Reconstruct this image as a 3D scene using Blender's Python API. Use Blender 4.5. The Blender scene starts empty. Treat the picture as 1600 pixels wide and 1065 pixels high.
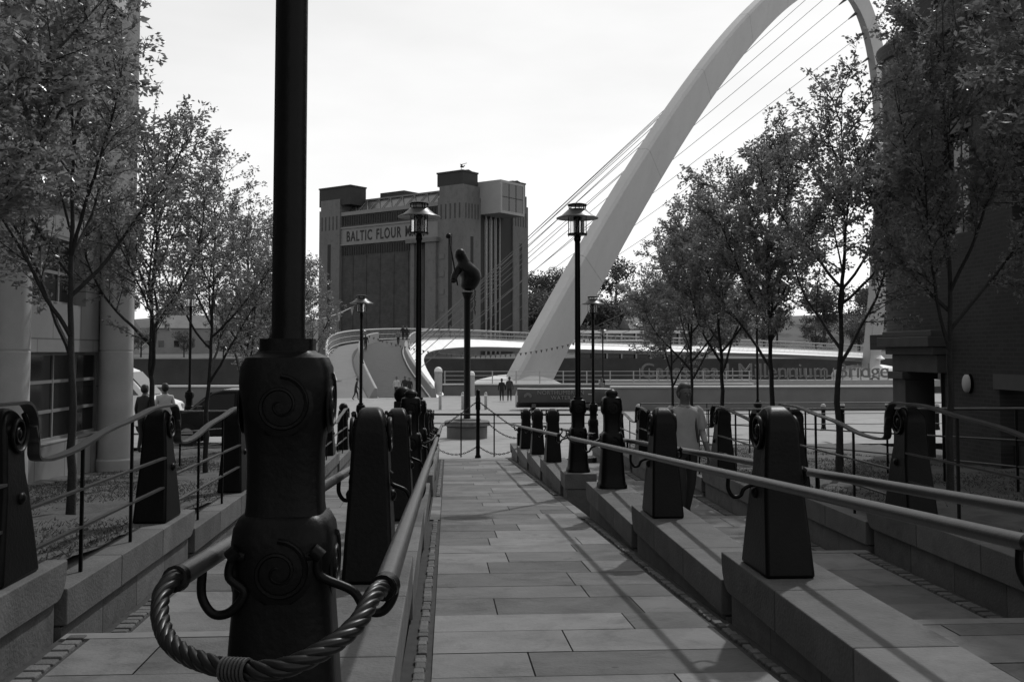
import bpy, bmesh, math, random
from mathutils import Vector, Matrix, Euler
R = math.radians
scene = bpy.context.scene
COL = scene.collection
random.seed(7)
# ------------------------------------------------------------------ camera
F = 1618.0; YAW = 3.57; PITCH = 3.0; EYE = 3.0
cam_d = bpy.data.cameras.new('camera'); cam = bpy.data.objects.new('camera', cam_d); COL.objects.link(cam)
cam.location = (0, 0, EYE); cam.rotation_euler = (R(90 + PITCH), 0, R(-YAW))
cam_d.sensor_width = 36; cam_d.lens = 36 * F / 1600; cam_d.shift_y = -67.5 / 1600
cam_d.clip_start = 0.05; cam_d.clip_end = 3000
scene.camera = cam
# ------------------------------------------------------------------ sky and sun
SUN_EL, SUN_AZ = 50.0, 31.0          # azimuth measured to the right of the ramp's direction (+Y)
world = bpy.data.worlds.new('World'); scene.world = world; world.use_nodes = True
nt = world.node_tree; nt.nodes.clear()
sky = nt.nodes.new('ShaderNodeTexSky'); sky.sky_type = 'NISHITA'; sky.sun_disc = False
sky.sun_elevation = R(SUN_EL); sky.sun_rotation = R(SUN_AZ)
sky.air_density = 1.0; sky.dust_density = 1.0; sky.ozone_density = 1.0
bw = nt.nodes.new('ShaderNodeRGBToBW')
tc = nt.nodes.new('ShaderNodeTexCoord'); mp = nt.nodes.new('ShaderNodeMapping'); mp.inputs['Scale'].default_value = (2.2, 2.2, 7.0)
nz = nt.nodes.new('ShaderNodeTexNoise'); nz.inputs['Scale'].default_value = 1.6; nz.inputs['Detail'].default_value = 5
mr = nt.nodes.new('ShaderNodeMapRange'); mr.inputs[1].default_value = .35; mr.inputs[2].default_value = .7; mr.inputs[3].default_value = .93; mr.inputs[4].default_value = 1.05
mu = nt.nodes.new('ShaderNodeMath'); mu.operation = 'MULTIPLY'
bg = nt.nodes.new('ShaderNodeBackground'); bg.inputs['Strength'].default_value = .15
wo = nt.nodes.new('ShaderNodeOutputWorld')
L = nt.links.new
L(tc.outputs['Generated'], mp.inputs['Vector']); L(mp.outputs[0], nz.inputs['Vector']); L(nz.outputs[0], mr.inputs[0])
pw = nt.nodes.new('ShaderNodeMath'); pw.operation = 'POWER'; pw.inputs[1].default_value = .4       # thin bright veil of cloud evens the sky out
kk = nt.nodes.new('ShaderNodeMath'); kk.operation = 'MULTIPLY'; kk.inputs[1].default_value = 3.3
L(sky.outputs[0], bw.inputs[0]); L(bw.outputs[0], pw.inputs[0]); L(pw.outputs[0], kk.inputs[0]); L(kk.outputs[0], mu.inputs[0]); L(mr.outputs[0], mu.inputs[1]); L(mu.outputs[0], bg.inputs['Color']); L(bg.outputs[0], wo.inputs[0])
sd = bpy.data.lights.new('sun', 'SUN'); sun = bpy.data.objects.new('sun', sd); COL.objects.link(sun)
sd.energy = 2.0; sd.angle = R(1.5); sd.color = (1, 1, 1)
to_sun = Vector((math.sin(R(SUN_AZ)) * math.cos(R(SUN_EL)), math.cos(R(SUN_AZ)) * math.cos(R(SUN_EL)), math.sin(R(SUN_EL))))
sun.rotation_euler = to_sun.to_track_quat('Z', 'Y').to_euler(); sun.location = (40, 60, 80)
scene.view_settings.view_transform = 'Standard'; scene.view_settings.look = 'None'
scene.view_settings.exposure = 0.0; scene.view_settings.gamma = 1.0
scene.cycles.max_bounces = 6; scene.cycles.transparent_max_bounces = 6

# ------------------------------------------------------------------ helpers
CAM_M = Euler(cam.rotation_euler).to_matrix()
def ray(px, py):
    return CAM_M @ Vector(((px - 800) / F, -(py - 465) / F, -1))
def at(px, py, Y):
    r = ray(px, py); return Vector((0, 0, EYE)) + r * (Y / r.y)
def xat(px, Y): return at(px, 550, Y).x

MATS = {}
def mat(name, v, rough=.8, amp=.25, scale=4.0, bump=0.0, bscale=None, metal=0.0, spec=.5, tone=0.0, stretch=(1, 1, 1), detail=6, trans=0.0, stain=0.0, spots=0.0):
    if name in MATS: return MATS[name]
    m = bpy.data.materials.new(name); m.use_nodes = True; t = m.node_tree; n = t.nodes; l = t.links.new
    b = n['Principled BSDF']; b.inputs['Roughness'].default_value = rough; b.inputs['Metallic'].default_value = metal
    b.inputs['Specular IOR Level'].default_value = spec
    co = n.new('ShaderNodeTexCoord'); ma = n.new('ShaderNodeMapping'); ma.inputs['Scale'].default_value = stretch
    l(co.outputs['Object'], ma.inputs['Vector'])
    no = n.new('ShaderNodeTexNoise'); no.inputs['Scale'].default_value = scale; no.inputs['Detail'].default_value = detail; no.inputs['Roughness'].default_value = .62
    l(ma.outputs[0], no.inputs['Vector'])
    r1 = n.new('ShaderNodeMapRange'); r1.inputs[1].default_value = .25; r1.inputs[2].default_value = .75
    r1.inputs[3].default_value = v * (1 - amp); r1.inputs[4].default_value = v * (1 + amp); l(no.outputs[0], r1.inputs[0])
    out = r1.outputs[0]
    if tone:
        a = n.new('ShaderNodeAttribute'); a.attribute_name = 'tone'
        r2 = n.new('ShaderNodeMapRange'); r2.inputs[3].default_value = 1 - tone; r2.inputs[4].default_value = 1 + tone; l(a.outputs['Fac'], r2.inputs[0])
        mm = n.new('ShaderNodeMath'); mm.operation = 'MULTIPLY'; l(out, mm.inputs[0]); l(r2.outputs[0], mm.inputs[1]); out = mm.outputs[0]
    def mul(o1, o2):
        q = n.new('ShaderNodeMath'); q.operation = 'MULTIPLY'; l(o1, q.inputs[0]); l(o2, q.inputs[1]); return q.outputs[0]
    if stain:       # broad blotches of grime
        for sc_, lo, hi in ((.9, .5, .66), (3.1, .52, .7)):
            ns = n.new('ShaderNodeTexNoise'); ns.inputs['Scale'].default_value = sc_; ns.inputs['Detail'].default_value = 7; ns.inputs['Roughness'].default_value = .7; ns.inputs['Distortion'].default_value = .6; l(co.outputs['Object'], ns.inputs['Vector'])
            rs_ = n.new('ShaderNodeMapRange'); rs_.inputs[1].default_value = lo; rs_.inputs[2].default_value = hi; rs_.inputs[3].default_value = 1; rs_.inputs[4].default_value = 1 - stain; l(ns.outputs[0], rs_.inputs[0]); out = mul(out, rs_.outputs[0])
    if spots:       # trodden-in gum and lichen spots
        vo = n.new('ShaderNodeTexVoronoi'); vo.inputs['Scale'].default_value = 3.2; vo.inputs['Randomness'].default_value = 1; l(co.outputs['Object'], vo.inputs['Vector'])
        wn = n.new('ShaderNodeSeparateColor'); l(vo.outputs['Color'], wn.inputs[0])
        th = n.new('ShaderNodeMath'); th.operation = 'MULTIPLY'; th.inputs[1].default_value = .07; l(wn.outputs[0], th.inputs[0])
        lt = n.new('ShaderNodeMath'); lt.operation = 'LESS_THAN'; l(vo.outputs['Distance'], lt.inputs[0]); l(th.outputs[0], lt.inputs[1])
        ms = n.new('ShaderNodeMapRange'); ms.inputs[3].default_value = 1; ms.inputs[4].default_value = 1 - spots; l(lt.outputs[0], ms.inputs[0]); out = mul(out, ms.outputs[0])
    l(out, b.inputs['Base Color'])
    if bump:
        n2 = n.new('ShaderNodeTexNoise'); n2.inputs['Scale'].default_value = bscale or scale * 6; n2.inputs['Detail'].default_value = 4; l(ma.outputs[0], n2.inputs['Vector'])
        bu = n.new('ShaderNodeBump'); bu.inputs['Strength'].default_value = bump; bu.inputs['Distance'].default_value = .02; l(n2.outputs[0], bu.inputs['Height']); l(bu.outputs[0], b.inputs['Normal'])
    if trans:
        tr = n.new('ShaderNodeBsdfTranslucent'); l(out, tr.inputs['Color']); mx = n.new('ShaderNodeMixShader'); mx.inputs[0].default_value = trans
        l(b.outputs[0], mx.inputs[1]); l(tr.outputs[0], mx.inputs[2]); l(mx.outputs[0], n['Material Output'].inputs['Surface'])
    MATS[name] = m; return m
def brickmat(name, v1, v2, mort, bw_, bh_, msize=.012, axis='xz', rough=.85):
    m = bpy.data.materials.new(name); m.use_nodes = True; t = m.node_tree; n = t.nodes; l = t.links.new
    b = n['Principled BSDF']; b.inputs['Roughness'].default_value = rough; b.inputs['Specular IOR Level'].default_value = .25
    co = n.new('ShaderNodeTexCoord'); sp = n.new('ShaderNodeSeparateXYZ'); cb = n.new('ShaderNodeCombineXYZ'); l(co.outputs['Object'], sp.inputs[0])
    ad = n.new('ShaderNodeMath'); ad.operation = 'ADD'; l(sp.outputs[0], ad.inputs[0]); l(sp.outputs[1], ad.inputs[1])
    l(ad.outputs[0] if axis == 'sum' else sp.outputs['xyz'.index(axis[0])], cb.inputs[0]); l(sp.outputs[2], cb.inputs[1])
    br = n.new('ShaderNodeTexBrick'); br.inputs['Scale'].default_value = 1; br.inputs['Mortar Size'].default_value = msize
    br.inputs['Brick Width'].default_value = bw_; br.inputs['Row Height'].default_value = bh_
    br.inputs['Color1'].default_value = (v1,) * 3 + (1,); br.inputs['Color2'].default_value = (v2,) * 3 + (1,); br.inputs['Mortar'].default_value = (mort,) * 3 + (1,)
    l(cb.outputs[0], br.inputs['Vector'])
    no = n.new('ShaderNodeTexNoise'); no.inputs['Scale'].default_value = .7; no.inputs['Detail'].default_value = 6; l(co.outputs['Object'], no.inputs['Vector'])
    r = n.new('ShaderNodeMapRange'); r.inputs[1].default_value = .3; r.inputs[2].default_value = .7; r.inputs[3].default_value = .8; r.inputs[4].default_value = 1.2; l(no.outputs[0], r.inputs[0])
    mx = n.new('ShaderNodeMix'); mx.data_type = 'RGBA'; mx.blend_type = 'MULTIPLY'; mx.inputs[0].default_value = 1
    l(br.outputs[0], mx.inputs[6]); l(r.outputs[0], mx.inputs[7]); l(mx.outputs[2], b.inputs['Base Color'])
    return m
def glassmat(name, v, rough=.08):
    m = bpy.data.materials.new(name); m.use_nodes = True; b = m.node_tree.nodes['Principled BSDF']
    b.inputs['Base Color'].default_value = (v, v, v, 1); b.inputs['Roughness'].default_value = rough; b.inputs['Specular IOR Level'].default_value = .6
    return m

class MB:
    def __init__(s): s.v = []; s.f = []; s.t = []; s.mi = []
    def add(s, vs, fs, tone=.5, mi=0):
        o = len(s.v); s.v += [tuple(p) for p in vs]
        for f in fs: s.f.append(tuple(i + o for i in f)); s.t.append(tone); s.mi.append(mi)
    def box(s, x0, x1, y0, y1, z0, z1, tone=.5, mi=0, M=None, taper=1.0):
        cx, cy = (x0 + x1) / 2, (y0 + y1) / 2
        def tp(x, y, z): return (cx + (x - cx) * taper, cy + (y - cy) * taper, z)
        vs = [(x0, y0, z0), (x1, y0, z0), (x1, y1, z0), (x0, y1, z0), tp(x0, y0, z1), tp(x1, y0, z1), tp(x1, y1, z1), tp(x0, y1, z1)]
        if M: vs = [M @ Vector(p) for p in vs]
        s.add(vs, [(0, 3, 2, 1), (4, 5, 6, 7), (0, 1, 5, 4), (1, 2, 6, 5), (2, 3, 7, 6), (3, 0, 4, 7)], tone, mi)
    def prism(s, poly, fa, fb, tone=.5, mi=0):
        """poly: 2-D points; fa / fb map a 2-D point to 3-D at either end"""
        n = len(poly); vs = [fa(*p) for p in poly] + [fb(*p) for p in poly]
        fs = [tuple(range(n))[::-1], tuple(range(n, 2 * n))] + [(i, (i + 1) % n, n + (i + 1) % n, n + i) for i in range(n)]
        s.add(vs, fs, tone, mi)
    def sweep(s, secs, cap=True, closed=True, tone=.5, mi=0):
        n = len(secs[0]); vs = [p for q in secs for p in q]; fs = []
        for i in range(len(secs) - 1):
            for j in range(n if closed else n - 1):
                k = (j + 1) % n; fs.append((i * n + j, i * n + k, (i + 1) * n + k, (i + 1) * n + j))
        if cap and closed:
            fs.append(tuple(range(n))[::-1]); fs.append(tuple((len(secs) - 1) * n + j for j in range(n)))
        s.add(vs, fs, tone, mi)
    def tube(s, pts, r, n=8, tone=.5, mi=0, cap=True):
        pts = [Vector(p) for p in pts]; rs = r if isinstance(r, (list, tuple)) else [r] * len(pts); secs = []; u = None
        for i, p in enumerate(pts):
            d = (pts[min(i + 1, len(pts) - 1)] - pts[max(i - 1, 0)])
            if d.length < 1e-9: d = Vector((0, 0, 1))
            d.normalize()
            if u is None: u = d.orthogonal().normalized()
            else:
                u = u - d * u.dot(d); u = u.normalized() if u.length > 1e-6 else d.orthogonal().normalized()
            w = d.cross(u)
            secs.append([p + (u * math.cos(2 * math.pi * k / n) + w * math.sin(2 * math.pi * k / n)) * rs[i] for k in range(n)])
        s.sweep(secs, cap, True, tone, mi)
    def lathe(s, prof, c=(0, 0, 0), n=24, p=2.0, tone=.5, mi=0):
        secs = []
        for (r, z) in prof:
            ring = []
            for k in range(n):
                a = 2 * math.pi * (k + .5) / n; ca, sa = math.cos(a), math.sin(a)
                q = r / ((abs(ca) ** p + abs(sa) ** p) ** (1 / p)); ring.append((c[0] + q * ca, c[1] + q * sa, c[2] + z))
            secs.append(ring)
        s.sweep(secs, True, True, tone, mi)
    def ball(s, c, r, n=12, sq=(1, 1, 1)):
        secs = []
        for i in range(1, n // 2):
            a = math.pi * i / (n // 2)
            secs.append([(c[0] + r * sq[0] * math.sin(a) * math.cos(2 * math.pi * k / n), c[1] + r * sq[1] * math.sin(a) * math.sin(2 * math.pi * k / n), c[2] - r * sq[2] * math.cos(a)) for k in range(n)])
        s.sweep(secs)
    def build(s, name, m=None, parent=None, smooth=None, recalc=True, bevel=0, loc=None):
        me = bpy.data.meshes.new(name); me.from_pydata(s.v, [], s.f)
        for x in (m if isinstance(m, (list, tuple)) else [m]):
            if x: me.materials.append(x)
        at_ = me.attributes.new('tone', 'FLOAT', 'FACE'); at_.data.foreach_set('value', s.t)
        me.polygons.foreach_set('material_index', s.mi)
        if recalc:
            bm = bmesh.new(); bm.from_mesh(me); bmesh.ops.recalc_face_normals(bm, faces=bm.faces[:]); bm.to_mesh(me); bm.free()
        if smooth is not None:
            me.polygons.foreach_set('use_smooth', [True] * len(me.polygons)); me.set_sharp_from_angle(angle=R(smooth))
        me.update()
        o = bpy.data.objects.new(name, me); COL.objects.link(o)
        if parent: o.parent = parent
        if loc: o.location = loc
        if bevel:
            b = o.modifiers.new('bevel', 'BEVEL'); b.width = bevel; b.segments = 2; b.limit_method = 'ANGLE'; b.angle_limit = R(40)
        return o
def tag(o, label=None, cat=None, group=None, kind=None):
    if label: o['label'] = label
    if cat: o['category'] = cat
    if group: o['group'] = group
    if kind: o['kind'] = kind
    return o
def empty(name, loc=(0, 0, 0), rz=0):
    o = bpy.data.objects.new(name, None); COL.objects.link(o); o.location = loc; o.rotation_euler = (0, 0, rz); o.empty_display_size = .2; return o
def copy_tree(o, parent=None):
    c = o.copy(); COL.objects.link(c); c.parent = parent
    for ch in [k for k in bpy.data.objects if k.parent == o]: copy_tree(ch, c)
    return c
def textmesh(name, s, m, parent, M, size=1.0, depth=.03, spacing=1.0, bold=0.0):
    cu = bpy.data.curves.new(name, 'FONT'); cu.body = s; cu.size = size; cu.extrude = depth; cu.align_x = 'LEFT'; cu.space_character = spacing; cu.offset = bold; cu.space_word = 1.25
    t = bpy.data.objects.new(name, cu); COL.objects.link(t); bpy.context.view_layer.update()
    me = bpy.data.meshes.new_from_object(t.evaluated_get(bpy.context.evaluated_depsgraph_get()))
    bpy.data.objects.remove(t); bpy.data.curves.remove(cu)
    me.name = name; me.materials.clear(); me.materials.append(m); me.transform(M)
    o = bpy.data.objects.new(name, me); COL.objects.link(o)
    if parent: o.parent = parent
    return o
ORD = ['nearest', 'second', 'third', 'fourth', 'fifth', 'sixth', 'seventh', 'eighth', 'ninth', 'tenth']

# ------------------------------------------------------------------ materials
M_iron = mat('cast_iron', .003, .4, .4, 9, bump=.1, bscale=45, spec=.13)
M_rail = mat('rail_steel', .045, .38, .3, 14, bump=.05, bscale=80, spec=.35, metal=.2)
M_strip = mat('railing_iron', .02, .5, .3, 10, bump=.1, bscale=60)
M_slab = mat('sandstone_slab', .152, .85, .22, 2.6, bump=.3, bscale=40, tone=.36, spec=.3, stain=.3, spots=.4)
M_stone = mat('plinth_stone', .125, .85, .22, 3.2, bump=.3, bscale=45, tone=.2, spec=.3, stain=.28, spots=.3)
M_joint = mat('joint_dirt', .03, .95, .4, 9)
M_cobble = mat('cobble', .085, .85, .3, 12, bump=.4, tone=.35)
M_nosing = mat('nosing_stone', .16, .85, .2, 6)
M_soil = mat('bed_soil', .065, .95, .5, 3.5, bump=.6, bscale=25)
M_grass = mat('grass_blade', .068, .7, .4, 8, trans=.3)
M_plaza = mat('plaza_paving', .25, .9, .18, 1.2, bump=.1, tone=.1, stain=.18)
M_bark = mat('bark', .022, .9, .4, 14, bump=.5, bscale=60)
M_leaf = mat('leaf', .2, .32, .45, 6, trans=.5, spec=.7)
M_farleaf = mat('far_leaf', .075, .8, .5, .8, trans=.25)
M_white = mat('white_paint', .62, .5, .05, 2)
M_arch = mat('arch_paint', .45, .45, .07, .35, stretch=(1, 1, .25), stain=.05)
M_grey = mat('grey_paint', .3, .5, .1, 3)
M_dark = mat('dark_paint', .03, .4, .2, 5)
M_glass = glassmat('dark_glass', .012)
M_steel = mat('steel', .25, .35, .15, 6, metal=.6)

# ------------------------------------------------------------------ terrain under and around
P = 3.39; Y0 = 6.3; NOSE = .6
def yk(k): return Y0 + P * k
def plinth_z(k): return EYE - (1.33 + .187 * k)
def tread_z(k): return EYE - (1.80 + .187 * k)
def ramp_z(Y): return 1.62 - .055 * Y
XL, XR, XLO, XRO = -.455, 2.08, -2.63, 4.41
def zc(Y): return -.03 - .0125 * (Y - 30) if Y < 78 else -.63
def sm(t): t = max(0, min(1, t)); return t * t * (3 - 2 * t)
def ground_z(X, Y):
    side = .36 + (zc(46) - .36) * sm((Y - 29.5) / 16) if Y < 46 else zc(Y)
    w = sm((-2.2 - X) / 2.0) if X < .9 else sm((X - 3.9) / 2.0)
    return zc(Y) * (1 - w) + side * w
mb = MB(); xs = [-120, -60, -30, -18, -12, -9, -7, -5.5, -4.5, -4, -3.5, -3, -2.5, -2.2, -1, 0, 1, 2, 3, 3.5, 3.9, 4.2, 4.6, 5, 5.5, 6, 7, 9, 12, 18, 30, 60, 120]
ys = [29.45, 30, 31, 33, 35, 37, 39, 41, 43, 46, 50, 55, 60, 66, 72, 78, 84, 88]
gv = [(x, y, ground_z(x, y)) for y in ys for x in xs]; n = len(xs)
mb.add(gv, [(j * n + i, j * n + i + 1, (j + 1) * n + i + 1, (j + 1) * n + i) for j in range(len(ys) - 1) for i in range(n - 1)])
tag(mb.build('plaza', M_plaza), kind='structure')
mb = MB(); mb.box(-160, 160, 88, 88.6, -8, -.63); tag(mb.build('quay_edge', M_stone), kind='structure')
mb = MB(); mb.add([(-600, 80, -5), (600, 80, -5), (600, 400, -5), (-600, 400, -5)], [(0, 1, 2, 3)])
tag(mb.build('river', glassmat('river_water', .03, .25)), kind='structure')
mb = MB(); mb.add([(-900, -60, -9), (900, -60, -9), (900, 1500, -9), (-900, 1500, -9)], [(0, 1, 2, 3)]); tag(mb.build('ground', M_soil), kind='structure')

# ramp of stone slabs, side steps, landings
def slab_rows(mb, x0, x1, y0, y1, zf, rowh, wmin, wmax, gap=.009):
    y = y0
    while y < y1 - .05:
        h = min(rowh * random.uniform(.85, 1.12), y1 - y)
        if y1 - y - h < .15: h = y1 - y
        x = x0
        while x < x1 - .01:
            w = random.uniform(wmin, wmax)
            if x == x0: w *= random.uniform(.5, 1)
            if x1 - x - w < .3: w = x1 - x
            a, b, c, d = x + gap / 2, x + w - gap / 2, y + gap / 2, y + h - gap / 2
            dz = random.uniform(-.0015, .0015)
            mb.add([(a, c, zf(c) + dz), (b, c, zf(c) + dz), (b, d, zf(d) + dz), (a, d, zf(d) + dz)], [(0, 1, 2, 3)], random.random())
            x += w
        y += h
LPW, RPW = .235, .25
RX0, RX1 = XL + LPW, XR - RPW
mb = MB(); slab_rows(mb, RX0 + .14, RX1 - .14, -1.5, 29.45, ramp_z, .6, .75, 1.5)
for (a, b) in ((13.2, 16.6),):
    slab_rows(mb, RX0, RX0 + .14, a, b, ramp_z, .6, .3, .4); slab_rows(mb, RX1 - .14, RX1, a, b, ramp_z, .6, .3, .4)
tag(mb.build('ramp', M_slab), kind='structure')
mb = MB(); mb.add([(XLO, -1.5, ramp_z(-1.5) - .03), (XRO, -1.5, ramp_z(-1.5) - .03), (XRO, 29.5, ramp_z(29.5) - .03), (XLO, 29.5, ramp_z(29.5) - .03)], [(0, 1, 2, 3)])
# sits under ramp joints only
mb.v = [(RX0 - .02 if abs(v[0] - XLO) < .01 else RX1 + .02, v[1], v[2] + .016) for v in mb.v]
tag(mb.build('ramp_bed', M_joint), kind='structure')
def cobbles(mb, x0, x1, y0, y1, zf):
    y = y0
    while y < y1:
        h = random.uniform(.085, .14); g = .012; zz = zf(y) + random.uniform(-.004, .006); j = random.uniform(0, .015)
        mb.box(x0 + .008 + j, x1 - .008 - random.uniform(0, .012), y + g / 2, y + h - g / 2, zz - .05, zz + .004, random.random(), taper=.86)
        y += h
mb = MB()
for (a, b) in ((-1, 13.0), (16.8, 29)):
    cobbles(mb, RX0 + .03, RX0 + .125, a, b, ramp_z); cobbles(mb, RX1 - .125, RX1 - .03, a, b, ramp_z)
tag(mb.build('ramp_gutter', M_cobble, bevel=.008), kind='structure')
mbs, mbn, mbj, mbc = MB(), MB(), MB(), MB()
for (x0, x1, gx0, gx1) in ((XLO + .2, XL - LPW, XLO + .22, XLO + .38), (XR + RPW, XRO - .2, XRO - .38, XRO - .22)):
    for k in range(-2, 7):
        a, b, z = yk(k - 1) + NOSE, yk(k) + NOSE, tread_z(k)
        left = x0 < 0
        xa, xb = (gx1 + .01, x1) if left else (x0, gx0 - .01)
        slab_rows(mbs, xa, xb, a, b - .13, lambda y: z, .62, .6, 1.2)
        mbn.box(x0 + .005, x1 - .005, b - .125, b, z - .16, z + .002, random.random())
        mbj.box(x0 - .02, x1 + .02, a + .002, b - .01, z - .4, z - .014)
        cobbles(mbc, gx0, gx1, a, b - .13, lambda y: z)
tag(mbs.build('step_paving', M_slab), kind='structure'); tag(mbn.build('step_nosing', M_nosing), kind='structure')
tag(mbj.build('step_bed', M_joint), kind='structure'); tag(mbc.build('step_gutter', M_cobble, bevel=.008), kind='structure')

# ------------------------------------------------------------------ stone plinth walls
def plinth(name_lab, X, hw, k, y0, y1, ztop, zbot, group):
    """coping with a rounded overhanging nose on a coursed wall"""
    root = empty('stone_plinth', (X, (y0 + y1) / 2, zbot)); tag(root, name_lab, 'wall', group)
    ox, oy, oz = root.location
    ch = .235; m = MB(); nblk = max(1, round((y1 - y0) / 1.13)); step = (y1 - y0) / nblk
    for i in range(nblk):
        a, b = y0 + i * step + .004, y0 + (i + 1) * step - .004; t = random.random()
        if i == nblk - 1:
            b = y1; poly = [(a, ztop - ch), (b - .16, ztop - ch)] + [(b - .16 + .16 * math.sin(q), ztop - ch + .2 * (1 - math.cos(q))) for q in [R(x) for x in (20, 40, 60, 80, 90)]] + [(b, ztop), (a, ztop)]
        else: poly = [(a, ztop - ch), (b, ztop - ch), (b, ztop), (a, ztop)]
        m.prism([(p[0] - oy, p[1] - oz) for p in poly], lambda u, w: (-hw, u, w), lambda u, w: (hw, u, w), t)
    m.build('coping', M_stone, root, bevel=.008)
    m = MB(); nb = max(1, round((y1 - y0) / .85)); step = (y1 - .12 - y0) / nb
    for i in range(nb):
        m.box(-hw + .035, hw - .035, y0 + i * step + .004 - oy, y0 + (i + 1) * step - .004 - oy, 0, ztop - ch - .012 - oz, random.random())
    m.build('wall_course', M_stone, root)
    m = MB(); m.box(-hw + .05, hw - .05, y0 + .01 - oy, y1 - .14 - oy, 0, ztop - .02 - oz); m.build('core', M_joint, root)
    return root
for (X, hw, side, where) in ((XLO, .2, 'the left planting bed', 'outer'), (XRO, .2, 'the right planting bed', 'outer'), (XL, LPW, 'left side of the ramp', 'inner'), (XR, RPW, 'right side of the ramp', 'inner')):
    for k in range(-1, 8):
        a, b = yk(k - 1) + NOSE, yk(k) + NOSE
        if where == 'inner':
            if k == 3: a, b = yk(3) - .34, yk(3) + .32
            if k == 4: a = yk(3) + .34
        if k == 7: b = min(b, 30.4) if where == 'outer' else b - .4
        zt = plinth_z(k)
        lab = 'grey stone plinth with rounded nose edging %s, %s from camera' % (side, ORD[k]) if k >= 0 else 'grey stone plinth at the near end of the row edging %s' % side
        plinth(lab, X, hw, k, a + .002, b, zt, zt - .95, 'stone plinths stepping down beside the ramp')

# ------------------------------------------------------------------ iron bollards
def spiral(m, c, r0, turns, rad, ax='x', sgn=1, start=90, n=6, hand=1):
    pts = []; N = int(turns * 22)
    for i in range(N + 1):
        q = i / N; a = R(start) + hand * q * turns * 2 * math.pi; r = r0 * (1 - .88 * q)
        if ax == 'x': pts.append((c[0] + sgn * .006, c[1] + r * math.cos(a), c[2] + r * math.sin(a)))
        else: pts.append((c[0] + r * math.cos(a), c[1] + sgn * .006, c[2] + r * math.sin(a)))
    m.tube(pts, [rad * (1 - .5 * i / N) for i in range(N + 1)], n)
def bollard_meshes(hw=.135, H=1.0):
    # profile in Y (towards the river = +) and Z: flared foot, waist, scrolled head
    hc, hr = (.0, H - .15), .15
    prof = [(-.26, 0), (.28, 0), (.262, .08), (.215, .3), (.165, .5), (.12, .62), (.118, .72)]
    prof += [(hc[0] + hr * math.cos(a), hc[1] + hr * math.sin(a)) for a in [R(x) for x in range(-36, 181, 12)]]
    prof += [(-.15, H - .25), (-.165, .5), (-.215, .25)]
    b = MB()
    def w(z): return hw * (1.10 - .34 * min(1, z / .85)) * (1 if z < .84 else math.sqrt(max(.12, 1 - .72 * ((z - .84) / .16) ** 2)))
    b.prism(prof, lambda u, z: (-w(z), u, z), lambda u, z: (w(z), u, z))
    s = []
    for sg in (-1, 1):
        m = MB(); spiral(m, (sg * w(.8), hc[0] + .01, hc[1]), hr * .84, 2.2, .017, 'x', sg, 60, 6, -1)
        m.ball((sg * (w(.8)), hc[0] + .01, hc[1]), .035, 10, (.6, 1, 1))
        s.append(m)
    k = []
    for sg in (-1, 1): m = MB(); m.ball((sg * w(.45), .03, .47), .04, 10, (.7, 1, 1)); k.append(m)
    return b, s, k
BB, BS, BK = bollard_meshes()
boll0 = empty('iron_bollard')
bo_ = BB.build('body', M_iron, boll0, smooth=38, bevel=.022); bo_.modifiers['bevel'].segments = 4
for s in BS: s.build('scroll', M_iron, boll0, smooth=60)
for k_ in BK: k_.build('boss', M_iron, boll0, smooth=60)
boll_used = [False]
def place_bollard(X, Y, z, label, sc=1.0, rz=0):
    o = boll0 if not boll_used[0] else copy_tree(boll0)
    boll_used[0] = True; o.location = (X, Y, z); o.scale = (1, 1, sc); o.rotation_euler = (0, 0, rz)
    tag(o, label, 'bollard', 'scroll headed iron bollards along the ramp')

# lamp base profile (half widths), z from 0 to 1.18
LB = [(.182, 0), (.182, .04), (.166, .065), (.152, .19), (.141, .36), (.133, .47), (.133, .52), (.138, .58), (.138, .63), (.133, .665), (.12, .69), (.106, .70), (.103, .72), (.101, .80), (.102, .875), (.111, .94), (.119, 1.0), (.1245, 1.06), (.122, 1.10), (.109, 1.128), (.078, 1.142), (.074, 1.147), (.074, 1.18)]
def lamp_base(parent):
    m = MB(); m.lathe(LB, n=56, p=4.4); b = m.build('base', M_iron, parent, smooth=35)
    for (ax, sg, c) in (('y', -1, (0, -.118, 1.0)), ('y', 1, (0, .118, 1.0)), ('x', 1, (.118, 0, 1.0)), ('x', -1, (-.118, 0, 1.0))):
        c = tuple(x * 1.0 if i < 2 else x for i, x in enumerate(c)); m = MB(); spiral(m, c, .078, 2.0, .0075, ax, sg, 90, 6, -1); m.ball(c, .088, 16, (.09, 1, 1) if ax == 'x' else (1, .09, 1)); m.build('scroll', M_iron, parent, smooth=60)
        c2 = tuple(x * 1.125 if i < 2 else .56 for i, x in enumerate(c)); m = MB(); spiral(m, c2, .082, 2.0, .0085, ax, sg, 90, 6, -1); m.ball(c2, .092, 16, (.09, 1, 1) if ax == 'x' else (1, .09, 1)); m.build('scroll', M_iron, parent, smooth=60)
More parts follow.
